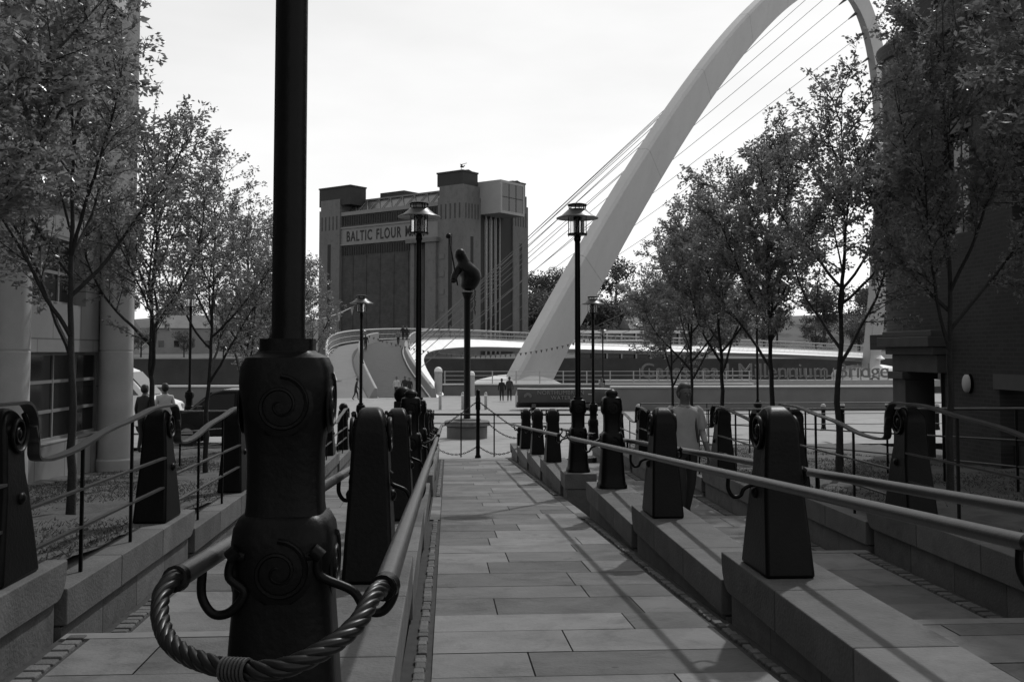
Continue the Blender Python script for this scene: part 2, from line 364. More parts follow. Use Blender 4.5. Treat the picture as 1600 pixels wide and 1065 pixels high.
def make_lamp():
    root = empty('street_lamp'); lamp_base(root)
    m = MB(); m.lathe([(.05, 1.17), (.0465, 1.2), (.0435, 3.55), (.043, 3.66), (.055, 3.68), (.055, 3.72), (.04, 3.76)], n=24); m.build('pole', M_iron, root, smooth=40)
    m = MB()
    m.lathe([(.15, 3.765), (.158, 3.765), (.158, 3.79), (.15, 3.79)], n=28)
    for k in range(4):
        a = R(45 + 90 * k) + .3; x, y = .15 * math.cos(a), .15 * math.sin(a)
        m.tube([(x, y, 3.745), (x, y, 4.06)], .0075, 6); m.tube([(.03 * math.cos(a), .03 * math.sin(a), 3.775), (x, y, 3.775)], .01, 6)
    m.lathe([(.03, 3.76), (.035, 3.8), (.035, 4.0), (.085, 4.075)], n=18)
    m.build('lantern_frame', M_iron, root, smooth=40)
    m = MB(); secs = []
    prof = [(.118, 3.785), (.118, 4.06)]; m.lathe(prof, n=24)
    g = bpy.data.materials.get('lantern_glass')
    if not g:
        g = bpy.data.materials.new('lantern_glass'); g.use_nodes = True; b = g.node_tree.nodes['Principled BSDF']
        b.inputs['Base Color'].default_value = (.8, .8, .8, 1); b.inputs['Roughness'].default_value = .15; b.inputs['Transmission Weight'].default_value = .92; b.inputs['IOR'].default_value = 1.06
    m.build('lantern_glass', g, root, smooth=40)
    m = MB(); m.lathe([(.02, 4.05), (.2, 4.045), (.335, 4.03), (.34, 4.035), (.335, 4.045), (.25, 4.085), (.17, 4.15), (.14, 4.185), (.13, 4.187), (.02, 4.187)], n=36); m.build('hood', mat('hood_metal', .022, .38, .2, 8, metal=.2), root, smooth=40)
    m = MB()
    m.lathe([(.01, 4.235), (.15, 4.235), (.158, 4.247), (.15, 4.262), (.1, 4.275), (.01, 4.28)], n=28)
    for k in range(6):
        a = R(60 * k + 10); m.tube([(.135 * math.cos(a), .135 * math.sin(a), 4.18), (.14 * math.cos(a), .14 * math.sin(a), 4.24)], .009, 6)
    m.build('cap', M_iron, root, smooth=40)
    return root
lamp0 = make_lamp(); lamp_used = [False]
def place_lamp(X, Y, z, label, sc=1.0):
    o = lamp0 if not lamp_used[0] else copy_tree(lamp0); lamp_used[0] = True
    o.location = (X, Y, z); o.scale = (sc,) * 3; tag(o, label, 'street lamp', 'black lantern street lamps')
place_lamp(XL + .008, 2.95, plinth_z(-1), 'black lamp post very close to the camera with scrolled square base and thick pole')
place_lamp(XL, yk(3), plinth_z(3), 'lantern lamp on the left side of the ramp beside the statue')
place_lamp(XR, yk(3), plinth_z(3), 'lantern lamp on the right side of the ramp in front of the white arch')
place_lamp(-2.47, 30.0, plinth_z(7), 'smaller lantern lamp at the far end of the left railing before the mill')
place_lamp(4.25, 30.1, plinth_z(7), 'smaller lantern lamp at the far end of the right railing')
place_lamp(xat(1183, 37), 37, ground_z(11, 37), 'lantern lamp rising among the trees of the right row')
place_lamp(xat(297, 33), 33, 3 + 95 * 33 / 1618 - 4.3, 'lantern lamp standing among the trees of the left row')
place_lamp(xat(567, 92), 92, 1.0, 'tiny lantern lamp on the bridge ramp before the mill', .95)
place_lamp(xat(936, 82), 80, -.63, 'tiny lantern lamp on the quay right of the arch', 1.3)
# short scrolled pillars closing the first row of bollards
def make_pillar():
    root = empty('scrolled_pillar'); lamp_base(root)
    m = MB(); m.lathe([(.072, 1.18), (.085, 1.185), (.07, 1.21), (.03, 1.235), (.004, 1.24)], n=20); m.build('cap', M_iron, root, smooth=40)
    return root
p0 = make_pillar(); p0.location = (XR, yk(2), plinth_z(2)); tag(p0, 'square scrolled iron pillar without a lamp on the right plinth', 'pillar', 'scrolled iron pillars')
p1 = copy_tree(p0); p1.location = (XL, yk(2), plinth_z(2)); tag(p1, 'square scrolled iron pillar without a lamp on the left plinth', 'pillar', 'scrolled iron pillars')
for (X, side) in ((XL, 'left'), (XR, 'right')):
    c = 0
    for k in (-1, 0, 1, 4, 5, 6):
        if k == -1: continue
        place_bollard(X - (.06 if X > 0 else 0), yk(k), plinth_z(k), '%s scroll bollard on the plinth along the %s side of the ramp' % (ORD[c], side)); c += 1
for (X, side) in ((XLO, 'left'), (XRO, 'right')):
    first = 0 if X < 0 else 1
    for k in range(-1, 7):
        c = k - first; place_bollard(X, yk(k), plinth_z(k), '%s scroll bollard of the wavy railing along the %s planting bed' % (ORD[c], side) if c >= 0 else 'scroll bollard at the near end of the wavy railing, %s bed%s' % (side, ', last of all' if c < -1 else ''))
# ball topped end posts
def make_endpost():
    root = empty('end_post'); m = MB()
    prof = [(-.14, 0), (.2, 0), (.18, .15), (.05, .45), (-.02, .72), (-.14, .72), (-.16, .4)]
    m.prism(prof, lambda u, z: (-.11, u, z), lambda u, z: (.11, u, z)); m.build('body', M_iron, root, bevel=.012)
    m = MB(); m.ball((0, -.06, .8), .115, 16); m.build('ball', M_iron, root, smooth=60)
    return root
e0 = make_endpost(); e0.location = (XR - .05, 28.6, .02 + ramp_z(28.6)); tag(e0, 'ball topped iron end post at the foot of the right handrail', 'post', 'ball topped end posts')
for (X, Y, z, lab) in ((XL + .1, 28.6, ramp_z(28.6), 'ball topped iron end post at the foot of the left handrail'), (XLO, 26.7, plinth_z(6) + .25, 'ball topped iron end post closing the left wavy railing'), (XL - .12, 13.6, plinth_z(2) + .35, 'ball topped post beside the left scrolled pillar')):
    e = copy_tree(e0); e.location = (X, Y, z); tag(e, lab, 'post', 'ball topped end posts')

# ------------------------------------------------------------------ handrails with hook brackets
def rail_z(Y): return EYE - (.40 + .055 * Y)
def bez(p, n=14):
    p = [Vector(q) for q in p]; out = []
    for i in range(len(p) - 1):
        a, b, c, d = p[max(i - 1, 0)], p[i], p[i + 1], p[min(i + 2, len(p) - 1)]
        for j in range(n):
            t = j / n; out.append(.5 * ((2 * b) + (c - a) * t + (2 * a - 5 * b + 4 * c - d) * t * t + (3 * b - a - 3 * c + d) * t ** 3))
    out.append(p[-1]); return out
def handrail(X, Xp, y0, y1, posts, label):
    root = empty('handrail', (X, y0, rail_z(y0))); tag(root, label, 'handrail', 'tubular handrails hooked to the bollards')
    o = root.location; m = MB(); N = 10
    m.tube([(0, (y1 - y0) * i / N, rail_z(y0 + (y1 - y0) * i / N) - o.z) for i in range(N + 1)], .027, 16); m.build('tube', M_rail, root, smooth=50)
    for q in (0, 1):
        m = MB(); yy = q * (y1 - y0); m.tube([(0, yy - .02, rail_z(y0 + yy) - o.z), (0, yy + .03, rail_z(y0 + yy) - o.z)], .029, 14); m.build('end_collar', M_iron, root, smooth=40)
    s = 1 if Xp > X else -1
    for yp in posts:
        z = rail_z(yp) - o.z; d = abs(Xp - X) - .11; m = MB()
        m.tube(bez([(0, yp - y0, z - .025), (0, yp - y0, z - .09), (s * .03, yp - y0, z - .135), (s * .075, yp - y0, z - .13), (s * .11, yp - y0, z - .08), (s * (d - .01), yp - y0, z - .04), (s * d, yp - y0, z + .01), (s * (d + .03), yp - y0, z + .012)], 6), .0125, 8)
        m.tube([(s * (d - .012), yp - y0, z + .01), (s * (d + .012), yp - y0, z + .03)], .02, 8)
        m.build('bracket', M_iron, root, smooth=50)
Apost = [yk(-1), yk(0), yk(1), yk(2)]; Bpost = [yk(3), yk(4), yk(5), yk(6)]
for (X, Xp, nm) in ((XL - .19, XL, 'left of the left bollards'), (XL + .315, XL, 'along the left edge of the ramp'), (XR - .36, XR, 'along the right edge of the ramp'), (XR + .2, XR, 'right of the right bollards')):
    Y_ = (2.55 if X < XL else 2.4) if Xp == XL else 2.97
    handrail(X, Xp, Y_, 14.4, [2.82 if Xp == XL else 3.05] + Apost[1:], 'long steel handrail %s, nearest section' % nm)
    handrail(X, Xp, 16.0, 28.5, Bpost, 'far steel handrail section %s beyond the lamps' % nm)
# twisted rope loops round the lamp bases
def rope_mesh():
    y0 = 0; xl, xr = XL - .19, XL + .315; zr = rail_z(2.4)
    def pz(px, py, Y): return at(px, py, Y)
    ctrl = [(xl, 2.55, rail_z(2.55)), pz(268, 905, 2.5), pz(252, 930, 2.45), pz(252, 972, 2.36), pz(275, 1012, 2.25), pz(340, 1040, 2.15), pz(430, 1045, 2.1), pz(505, 1015, 2.13), pz(556, 975, 2.2), pz(583, 930, 2.3), (xr, 2.4, zr)]
    path = bez([Vector(c) for c in ctrl], 12)
    m = MB(); N = len(path); L_ = 0; u = None
    for s in range(5):
        pts = []; L_ = 0; u = None
        for i, p in enumerate(path):
            d = (path[min(i + 1, N - 1)] - path[max(i - 1, 0)]).normalized()
            if i: L_ += (path[i] - path[i - 1]).length
            if u is None: u = d.orthogonal().normalized()
            else: u = (u - d * u.dot(d)).normalized()
            w = d.cross(u); a = 2 * math.pi * s / 5 + L_ / .17 * 2 * math.pi
            pts.append(p + (u * math.cos(a) + w * math.sin(a)) * .0112)
        m.tube(pts, .0101, 7)
    b = MB(); pm = int(N * .55)
    for j in range(-3, 4):
        p = path[pm] + (path[pm + 1] - path[pm]).normalized() * .0085 * j - Vector((.02, 0, 0)); d = (path[pm + 1] - path[pm]).normalized(); u = d.orthogonal().normalized(); w = d.cross(u)
        b.tube([p + (u * math.cos(a) + w * math.sin(a)) * .0222 for a in [R(x) for x in range(0, 361, 24)]], .0038, 6)
    e = []
    for (c, dr) in ((0, path[3] - path[0]), (N - 1, path[N - 4] - path[N - 1])):
        dr = dr.normalized(); e.append(MB()); e[-1].tube([path[c] - dr * .03, path[c] + dr * .025], .0295, 14)
    return m, b, e
rm, rb, re_ = rope_mesh()
rope = rm.build('rope_loop', mat('rope_wire', .006, .36, .4, 20, spec=.28), smooth=60)
tag(rope, 'thick twisted rope looped round the front of the nearest lamp post', 'rope', 'rope loops at lamp posts')
rb.build('binding', M_strip, rope, smooth=50); [q_.build('end_cap', M_iron, rope, smooth=40) for q_ in re_]
for (dx, lab) in ((0, 'twisted rope looped round the lamp at the left of the ramp landing'), (XR - XL, 'twisted rope looped round the lamp at the right of the ramp landing')):
    r2 = copy_tree(rope); r2.location = (dx - .02, P * 4, -.055 * P * 4); tag(r2, lab, 'rope', 'rope loops at lamp posts')

# ------------------------------------------------------------------ wavy railings of the planting beds
def wavy_railing(X, k, side, sx, label):
    ya, yb = yk(k), yk(k + 1); za, zb = plinth_z(k), plinth_z(k + 1)
    root = empty('wavy_railing', (X, (ya + yb) / 2, zb)); tag(root, label, 'railing', 'wavy iron railings of the planting beds'); o = root.location
    xo = X + sx * .10
    ctrl = [(ya + .10, za + .90), (ya + .21, za + .88), (ya + .26, za + .78), (ya + .27, za + .70), (ya + .34, za + .665), (ya + .55, za + .65), (ya + 1.0, za + .67), (ya + 1.6, za + .745), (yb - 1.1, zb + .98), (yb - .55, zb + 1.03), (yb - .1, zb + 1.03), (yb + .12, zb + 1.02), (yb + .235, zb + .92), (yb + .25, zb + .78)]
    path = bez([Vector((0, a, b)) for a, b in ctrl[1:]], 8)
    m = MB(); secs = []
    for i, p in enumerate(path):
        d = (path[min(i + 1, len(path) - 1)] - path[max(i - 1, 0)]).normalized(); nrm = Vector((0, -d.z, d.y))
        secs.append([Vector((xo + a * .037, p.y, p.z)) + nrm * b * .009 - o for a, b in ((-1, -1), (1, -1), (1, 1), (-1, 1))])
    m.sweep(secs); m.build('top_strip', M_strip, root, smooth=40)
    m = MB()
    for h in (.57, .31): m.box(xo - .018 - o.x, xo + .018 - o.x, ya + .15 - o.y, yb - .15 - o.y, zb + h - .008 - o.z, zb + h + .008 - o.z)
    m.build('lower_bar', M_strip, root)
    for q in (1.13, 2.26):
        y = ya + q; zt = min(path, key=lambda p: abs(p.y - y)).z; m = MB(); base = za if y < ya + NOSE else zb
        m.box(xo - .011 - o.x, xo + .011 - o.x, y - .011 - o.y, y + .011 - o.y, base - o.z, zt - .008 - o.z); m.build('post', M_iron, root)
for (X, side, sx) in ((XLO, 'left', 1), (XRO, 'right', -1)):
    for c, k in enumerate(range(-1, 6)):
        wavy_railing(X, k, side, sx, 'wavy iron railing panel of the %s planting bed, %s from the camera' % (side, ORD[c]))
# plain rails at the back of both beds
def plain_rail(x, y0, y1, zf, label, hts=(1.0, .62, .3), step=1.9, x2=None):
    root = empty('plain_railing', (x, y0, zf(y0))); tag(root, label, 'railing', 'plain bar railings'); o = root.location; x2 = x if x2 is None else x2
    L_ = math.hypot(y1 - y0, x2 - x); N = max(1, round(L_ / step))
    def pt(q, h): return (x + (x2 - x) * q - o.x, y0 + (y1 - y0) * q - o.y, zf(y0 + (y1 - y0) * q) + h - o.z)
    m = MB()
    for h in hts: m.tube([pt(i / 4, h) for i in range(5)], .02 if h == hts[0] else .013, 8)
    m.build('bar', M_strip, root, smooth=50)
    for i in range(N + 1):
        m = MB(); m.tube([pt(i / N, 0), pt(i / N, hts[0])], .018, 8); m.build('post', M_iron, root, smooth=50)
def bed_z(Y): return plinth_z((Y - Y0) / P) - .03
plain_rail(6.9, 8.5, 29, bed_z, 'plain bar railing behind the trees of the right planting bed')
plain_rail(-4.9, 19.5, 29, bed_z, 'plain bar railing behind the trees of the left planting bed')

# ------------------------------------------------------------------ planting beds with sparse grass
for (x0, x1) in ((-8, XLO - .03), (XRO + .03, 12)):
    m = MB(); nx, ny = 26, 130; X_ = [x0 + (x1 - x0) * i / nx for i in range(nx + 1)]; Y_ = [-4 + 34.4 * j / ny for j in range(ny + 1)]
    m.add([(x, y, bed_z(min(y, 29.5)) - .02 + random.uniform(-.02, .03)) for y in Y_ for x in X_], [(j * (nx + 1) + i, j * (nx + 1) + i + 1, (j + 1) * (nx + 1) + i + 1, (j + 1) * (nx + 1) + i) for j in range(ny) for i in range(nx)])
    tag(m.build('planting_bed', M_soil, smooth=60), kind='structure')
    m = MB()
    for i in range(42000):
        x = random.uniform(min(x0, x1) + (2.4 if x0 < 0 else 0), max(x0, x1) - (0 if x0 < 0 else 3)); y = random.uniform(3, 29.5)
        if math.sin(x * 2.1 + 1.3 * math.sin(y * .9)) + math.sin(y * 1.3 + x) + random.uniform(-.9, .9) < -.2: continue
        a = random.uniform(0, 6.28); h = random.uniform(.012, .045); w = .008; z = bed_z(y) - .01; dx, dy = math.cos(a) * w, math.sin(a) * w; lx, ly = random.uniform(-.05, .05), random.uniform(-.05, .05)
        m.add([(x - dx, y - dy, z), (x + dx, y + dy, z), (x + lx, y + ly, z + h)], [(0, 1, 2)])
    g = m.build('grass', M_grass, recalc=False); g['kind'] = 'stuff'; tag(g, 'thin patchy grass on the %s planting bed' % ('left' if x0 < 0 else 'right'), 'grass')

# ------------------------------------------------------------------ young street trees
def tree_meshes(seed, dens=1.0):
    rnd = random.Random(seed); wood = MB(); leaf = MB()
    def leafquad(p, d, s):
        d = d.normalized(); side = d.cross(Vector((rnd.uniform(-1, 1), rnd.uniform(-1, 1), rnd.uniform(-1, 1))))
        if side.length < .1: return
        side.normalize(); w = s * .25; up = d.cross(side) * s * .07
        leaf.add([p, p + d * s * .5 + side * w + up, p + d * s, p + d * s * .5 - side * w + up], [(0, 1, 2, 3)])
    def rosette(p, d):
        for i in range(rnd.randint(4, 6)):
            v = d * .6 + Vector((rnd.gauss(0, 1), rnd.gauss(0, 1), rnd.gauss(0, .6) - .15)) * .8
            leafquad(p + Vector((rnd.gauss(0, .028), rnd.gauss(0, .028), rnd.gauss(0, .028))), v, rnd.uniform(.038, .078))
    def grow(p, d, length, r, depth):
        n = max(3, int(length / .13)); pts = [p.copy()]; q = p.copy(); dd = d.copy(); st = length / n
        for i in range(n):
            dd = (dd + Vector((rnd.gauss(0, .07), rnd.gauss(0, .07), rnd.gauss(0, .04) + (.05 if depth < 2 else .03)))).normalized(); q = q + dd * st; pts.append(q.copy())
        rs = [r * (1 - .82 * i / n) for i in range(n + 1)]
        wood.tube(pts, rs, 7 if depth == 0 else (5 if depth == 1 else 3), cap=False)
        if depth >= 2:
            sp = .062 / dens; acc = rnd.uniform(0, sp); tot = 0
            while acc < length:
                i = min(n - 1, int(acc / st)); f_ = acc / st - i; pp = pts[i].lerp(pts[i + 1], f_); rosette(pp, (pts[i + 1] - pts[i]).normalized()); acc += sp * rnd.uniform(.6, 1.4)
            rosette(pts[-1], dd); rosette(pts[-1], dd)
        if depth < 3:
            sp = (.17, .115, .11)[depth]; start = (0, .3, .12)[depth] * length; acc = start + rnd.uniform(0, sp)
            while acc < length * .97:
                i = min(n - 1, int(acc / st)); base = pts[i]; ax = (pts[i + 1] - pts[i]).normalized()
                az = rnd.uniform(0, 6.283); o_ = ax.orthogonal().normalized(); o2 = ax.cross(o_); spread = R(rnd.uniform(28, 58))
                nd = ax * math.cos(spread) + (o_ * math.cos(az) + o2 * math.sin(az)) * math.sin(spread)
                rem = 1 - acc / length; ln = (1.0, .38 + .75 * rem, .14 + .24 * rem)[depth] * rnd.uniform(.65, 1.2)
                if depth < 2 or rnd.random() < .64: grow(base, nd, ln, (.02, .0085, .004)[depth], depth + 1)
                acc += sp * rnd.uniform(.7, 1.4)
    # trunk and leader
    pts = [Vector((0, 0, -.1))]; q = Vector((0, 0, 0)); H = 5.0
    for i in range(26):
        q = Vector((q.x + rnd.gauss(0, .012), q.y + rnd.gauss(0, .012), i * H / 25)); pts.append(q.copy())
    rs = [.062] + [.05 - .045 * (i / 25) ** .8 for i in range(26)]
    wood.tube(pts, rs, 9, cap=False)
    z = 1.45; k = 0; az = rnd.uniform(0, 6.28)
    while z < 4.7:
        i = min(24, int(z / (H / 25))); base = pts[i + 1].lerp(pts[i + 2], .5); az += 2.4 + rnd.uniform(-.3, .3); low = z < 2.6
        inc = R(rnd.uniform(36, 54) if low else rnd.uniform(28, 46)); d = Vector((math.sin(inc) * math.cos(az), math.sin(inc) * math.sin(az), math.cos(inc)))
        ln = (2.75 - .55 * (z - 1.45)) * rnd.uniform(.8, 1.08)
        if low: grow(base, d, ln, .026 - .004 * (z - 1.45), 1)
        else: grow(base, d, max(.5, ln * .75), .014, 1)
        z += rnd.uniform(.16, .30); k += 1
    # leafy leader tip
    grow(pts[-1], Vector((0, 0, 1)), .5, .006, 2)
    return wood, leaf
tree_protos = []
for sd_ in range(4):
    w_, l_ = tree_meshes(11 + sd_, (.62, .68, 1.7, 1.5)[sd_]); r_ = empty('young_tree'); w_.build('trunk', M_bark, r_, smooth=60, recalc=False); l_.build('crown', M_leaf, r_, recalc=False)
    tree_protos.append(r_); print('tree leaves', len(l_.f), 'wood', len(w_.f))
used = [False] * 4; ti = 0
def place_tree(X, Y, z, rz, s, label, var, slim=1.0):
    o = tree_protos[var] if not used[var] else copy_tree(tree_protos[var]); used[var] = True
    o.location = (X, Y, z); o.rotation_euler = (0, 0, rz); o.scale = (s * slim, s * slim, s * random.uniform(.97, 1.04)); tag(o, label, 'tree', 'young trees in rows along the ramp')
LT = [(-3.95, 7.4, 1.1), (-3.78, 10.8, 1.0), (-3.95, 14.2, .97), (-4.0, 17.6, .95), (-4.0, 21.0, .98), (-4.0, 24.4, 1.0), (-4.0, 27.8, 1.0)]
RT = [(5.75, 7.9, 1.22), (5.6, 11.3, 1.1), (5.68, 14.75, 1.13), (5.75, 18.1, 1.15), (5.75, 21.5, 1.17), (5.95, 24.9, 1.12), (6.2, 28.3, 1.08)]
for i, (x, y, s) in enumerate(LT): place_tree(x, y, bed_z(y), i * 1.7, s, 'slender young leafy tree in the left bed, %s from the camera' % ORD[i], 3 if i == 0 else i % 2)
for i, (x, y, s) in enumerate(RT): place_tree(x, y, bed_z(y), i * 2.3 + 1, s, 'slender young leafy tree in the right bed, %s from the camera' % ORD[i], 2 + i % 2 if i != 2 else 1, .84 if i == 1 else 1.0)

# ------------------------------------------------------------------ building on the left: brick over stone, round columns
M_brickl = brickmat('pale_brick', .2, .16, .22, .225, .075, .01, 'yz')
M_stonel = brickmat('wall_panel', .25, .23, .11, 1.2, .8, .012, 'yz')
M_col = mat('column_stone', .42, .8, .12, 2.5, bump=.1, bscale=40)
M_frame = mat('window_frame', .2, .5, .1, 4)
def wall_with_openings(mb, X, xin, y0, y1, z0, z1, ops, t=.35, axis=0):
    """solid wall slab between X and xin with real openings; ops: (ya, yb, za, zb)"""
    ys = sorted(set([y0, y1] + [v for o in ops for v in o[:2]])); zs = sorted(set([z0, z1] + [v for o in ops for v in o[2:]]))
    def hole(y, z): return any(o[0] < y < o[1] and o[2] < z < o[3] for o in ops)
    a, b = min(X, xin), max(X, xin)
    for i in range(len(ys) - 1):
        j = 0
        while j < len(zs) - 1:
            if hole((ys[i] + ys[i + 1]) / 2, (zs[j] + zs[j + 1]) / 2): j += 1; continue
            k = j
            while k + 1 < len(zs) - 1 and not hole((ys[i] + ys[i + 1]) / 2, (zs[k + 1] + zs[k + 2]) / 2): k += 1
            mb.box(a, b, ys[i], ys[i + 1], zs[j], zs[k + 1]); j = k + 1
def window(parent, Xf, y0, y1, z0, z1, nv, nh, sgn, fw=.05, glass=None, fm=None):
    """frame at depth behind the facade Xf; sgn = +1 if the facade looks towards +X"""
    d = Xf - sgn * .2; m = MB()
    m.box(d - .03, d + .03, y0, y0 + fw, z0, z1); m.box(d - .03, d + .03, y1 - fw, y1, z0, z1)
    m.box(d - .03, d + .03, y0 + fw, y1 - fw, z0, z0 + fw); m.box(d - .03, d + .03, y0 + fw, y1 - fw, z1 - fw, z1)
    for i in range(1, nv): q = y0 + (y1 - y0) * i / nv; m.box(d - .024, d + .024, q - fw / 2, q + fw / 2, z0 + fw, z1 - fw)
    for i in range(1, nh): q = z0 + (z1 - z0) * i / nh; m.box(d - .027, d + .02, y0 + fw, y1 - fw, q - fw / 2, q + fw / 2)
    w = m.build('window', fm or M_frame, parent); m = MB(); m.box(d - .012, d + .002, y0 + .01, y1 - .01, z0 + .01, z1 - .01); m.build('pane', glass or M_glass, w); return w
lb = empty('office_building', (-6, 20, 1.0)); tag(lb, 'brick and stone building on the left with round columns and gridded windows', 'building')
LBX, LY0, LY1, LZ1 = -6.0, -34.0, 20.3, 17.0
def lp(mb, name, m, **k): o = mb.build(name, m, None, **k); o.parent = lb; o.matrix_parent_inverse = Matrix.Translation((6, -20, -1.0)); return o
lops = [(a, a + 3.95, 1.62 if a > 9 else 2.0, 3.0) for a in (5.7, 10.1, 14.75)] + [(a, a + 2.9, 3.75, 4.75) for a in (6.2, 10.4, 14.7)]
m = MB(); wall_with_openings(m, LBX, LBX - .5, LY0, LY1, .2, 5.3, lops); lp(m, 'stone_wall', M_stonel)
uops = [(a, b, z, z + 1.75) for a, b in ((4.2, 5.9), (7.4, 9.1), (10.6, 12.3), (13.4, 15.1), (15.9, 17.5), (18.35, 19.2)) for z in (7.45, 11.0)]
m = MB(); wall_with_openings(m, LBX, LBX - .5, LY0, LY1, 5.55, LZ1, uops); lp(m, 'brick_wall', M_brickl)
m = MB(); m.box(LBX - .5, LBX + .09, LY0, LY1 + .05, 5.3, 5.55); m.box(LBX - .5, LBX + .2, LY0, LY1 + .1, LZ1, LZ1 + .35); lp(m, 'string_course', M_col, bevel=.02)
m = MB(); m.box(-16, LBX - .5, LY1 - .5, LY1, .2, LZ1); m.box(-16, LBX - .5, LY0, LY1 - .5, LZ1 - .3, LZ1); m.box(LBX - 3, LBX - 2.8, LY0, LY1 - .5, .2, LZ1 - .3); lp(m, 'side_wall', M_brickl)
for (a, b, z0, z1) in lops: lp_w = window(None, LBX, a, b, z0, z1, 4, 2 if z1 > 3.1 else 3, 1); lp_w.parent = lb; lp_w.matrix_parent_inverse = Matrix.Translation((6, -20, -1.0))
for (a, b, z0, z1) in uops:
    w = window(None, LBX, a, b, z0, z1, 1, 2, 1); w.parent = lb; w.matrix_parent_inverse = Matrix.Translation((6, -20, -1.0))
    m = MB(); m.box(LBX - .1, LBX + .06, a - .12, b + .12, z1, z1 + .26); lp(m, 'lintel', M_col); m = MB(); m.box(LBX - .1, LBX + .07, a - .1, b + .1, z0 - .12, z0); lp(m, 'sill', M_col)
for yc in (5.1, 9.5, 13.9, 18.35):
    m = MB(); m.lathe([(.30, .3), (.30, 1.15), (.275, 1.18), (.275, 3.0), (.268, 3.005), (.268, 3.03), (.275, 3.035), (.275, 4.05), (.285, 4.06), (.285, 4.2), (.275, 4.21), (.275, 5.0), (.33, 5.12), (.33, 5.3)], (-5.72, yc, 0), 32); lp(m, 'column', M_col, smooth=30)

# ------------------------------------------------------------------ building on the right: dark brick, porch and round corner
rb_ = empty('corner_building', (10, 19, .8)); tag(rb_, 'dark brick building on the right with rounded corner turret and stone porch', 'building')
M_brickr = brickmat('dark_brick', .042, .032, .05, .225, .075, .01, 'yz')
M_brickc = brickmat('turret_brick', .085, .065, .10, .225, .075, .01, 'sum')
M_trim = mat('porch_stone', .06, .8, .2, 3, bump=.15)
def rp(mb, name, m, **k): o = mb.build(name, m, None, **k); o.parent = rb_; o.matrix_parent_inverse = Matrix.Translation((-10, -19, -.8)); return o
RBX = 9.5
rops = [(15.0, 17.35, .9, 2.36), (10.5, 12.3, 1.2, 2.9)] + [(a, a + 1.3, z, z + 1.9) for a in (8.7, 12, 15.5, 18.2) for z in (5.2, 9.7)]
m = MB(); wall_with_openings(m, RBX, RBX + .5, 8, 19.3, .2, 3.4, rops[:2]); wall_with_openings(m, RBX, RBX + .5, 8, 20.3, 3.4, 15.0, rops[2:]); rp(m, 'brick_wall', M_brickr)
m = MB(); m.box(RBX + .5, 20, 18.8, 19.3, .2, 3.4); m.box(RBX + .5, 20, 19.8, 20.3, 3.4, 15); m.box(RBX + .5, 20, 8, 19.8, 14.6, 15); m.box(RBX + .5, 20, 8, 8.5, .2, 14.6); m.box(RBX + .5, 14, 19.3, 24, 3.05, 3.4); rp(m, 'back_wall', M_brickr)
m = MB(); m.box(RBX - .12, RBX + .5, 7.9, 20.42, 9.05, 9.3); m.box(RBX - .25, RBX + .5, 7.8, 20.55, 15, 15.4); rp(m, 'string_course', M_trim, bevel=.02)
for i, (a, b, z0, z1) in enumerate(rops):
    if i: w = window(None, RBX, a, b, z0, z1, 2, 2, -1, fm=M_dark); w.parent = rb_; w.matrix_parent_inverse = Matrix.Translation((-10, -19, -.8))
    m = MB(); m.box(RBX - .03, RBX + .1, a - .15, b + .15, z1, z1 + .26); rp(m, 'lintel', mat('lintel_stone', .075, .8, .15, 3))
m = MB(); m.box(RBX + .22, RBX + .28, 15.02, 15.9, .9, 2.34); m.box(RBX + .22, RBX + .28, 15.93, 17.33, .9, 1.4); d = rp(m, 'door', M_dark)
m = MB(); m.lathe([(1.5, 3.4), (1.5, 9.55), (1.56, 9.57), (1.62, 9.75), (1.62, 9.85), (1.55, 9.9), (1.4, 10.05), (.05, 10.35)], (11.35, 22.4, 0), 40); rp(m, 'turret', M_brickc, smooth=30)
m = MB(); m.lathe([(1.515, 9.0), (1.56, 9.02), (1.56, 9.14), (1.515, 9.16)], (11.35, 22.4, 0), 40); rp(m, 'turret_band', M_trim, smooth=30)
m = MB(); m.box(9.28, 9.9, 20.55, 21.15, .3, 2.45); m.box(9.2, 9.95, 20.5, 21.2, .3, .75); m.box(9.2, 9.95, 20.5, 21.2, 2.45, 2.6); rp(m, 'porch_pier', M_trim, bevel=.015)
m = MB(); m.box(9.3, 9.95, 19.2, 21.2, 2.6, 2.95); m.box(9.2, 10, 19.15, 21.3, 2.95, 3.1); m.box(9.08, 10.05, 19.1, 21.45, 3.1, 3.3); m.box(9.16, 10, 19.14, 21.35, 3.3, 3.42); rp(m, 'porch_entablature', M_trim, bevel=.015)
m = MB(); m.box(9.93, 9.99, 19.4, 20.35, .43, 2.6); rp(m, 'porch_door', M_dark)
m = MB(); m.box(9.5, 14, 19.3, 24, -.6, .42); rp(m, 'porch_floor', M_trim)
for (x, y) in ((13.6, 23.7), (13.6, 20.6)): m = MB(); m.lathe([(.2, .42), (.2, 3.05)], (x, y, 0), 16); rp(m, 'porch_column', M_trim, smooth=40)
wl = empty('wall_lamp', (RBX, 18.35, 2.43)); tag(wl, 'pale oval bulkhead lamp on the dark brick wall right of the porch', 'lamp')
m = MB(); m.ball((-.06, 0, 0), .13, 16, (.55, 1, 1.35)); m.build('glass_cover', mat('opal_glass', .45, .4, .05, 3), wl, smooth=60)
m = MB(); secs = [[(x, .125 * s_ * math.cos(R(15 * k)), .17 * s_ * math.sin(R(15 * k))) for k in range(24)] for x, s_ in ((.0, 1.05), (-.05, 1.05), (-.06, .95))]; m.sweep(secs); m.build('backplate', M_iron, wl, smooth=40)

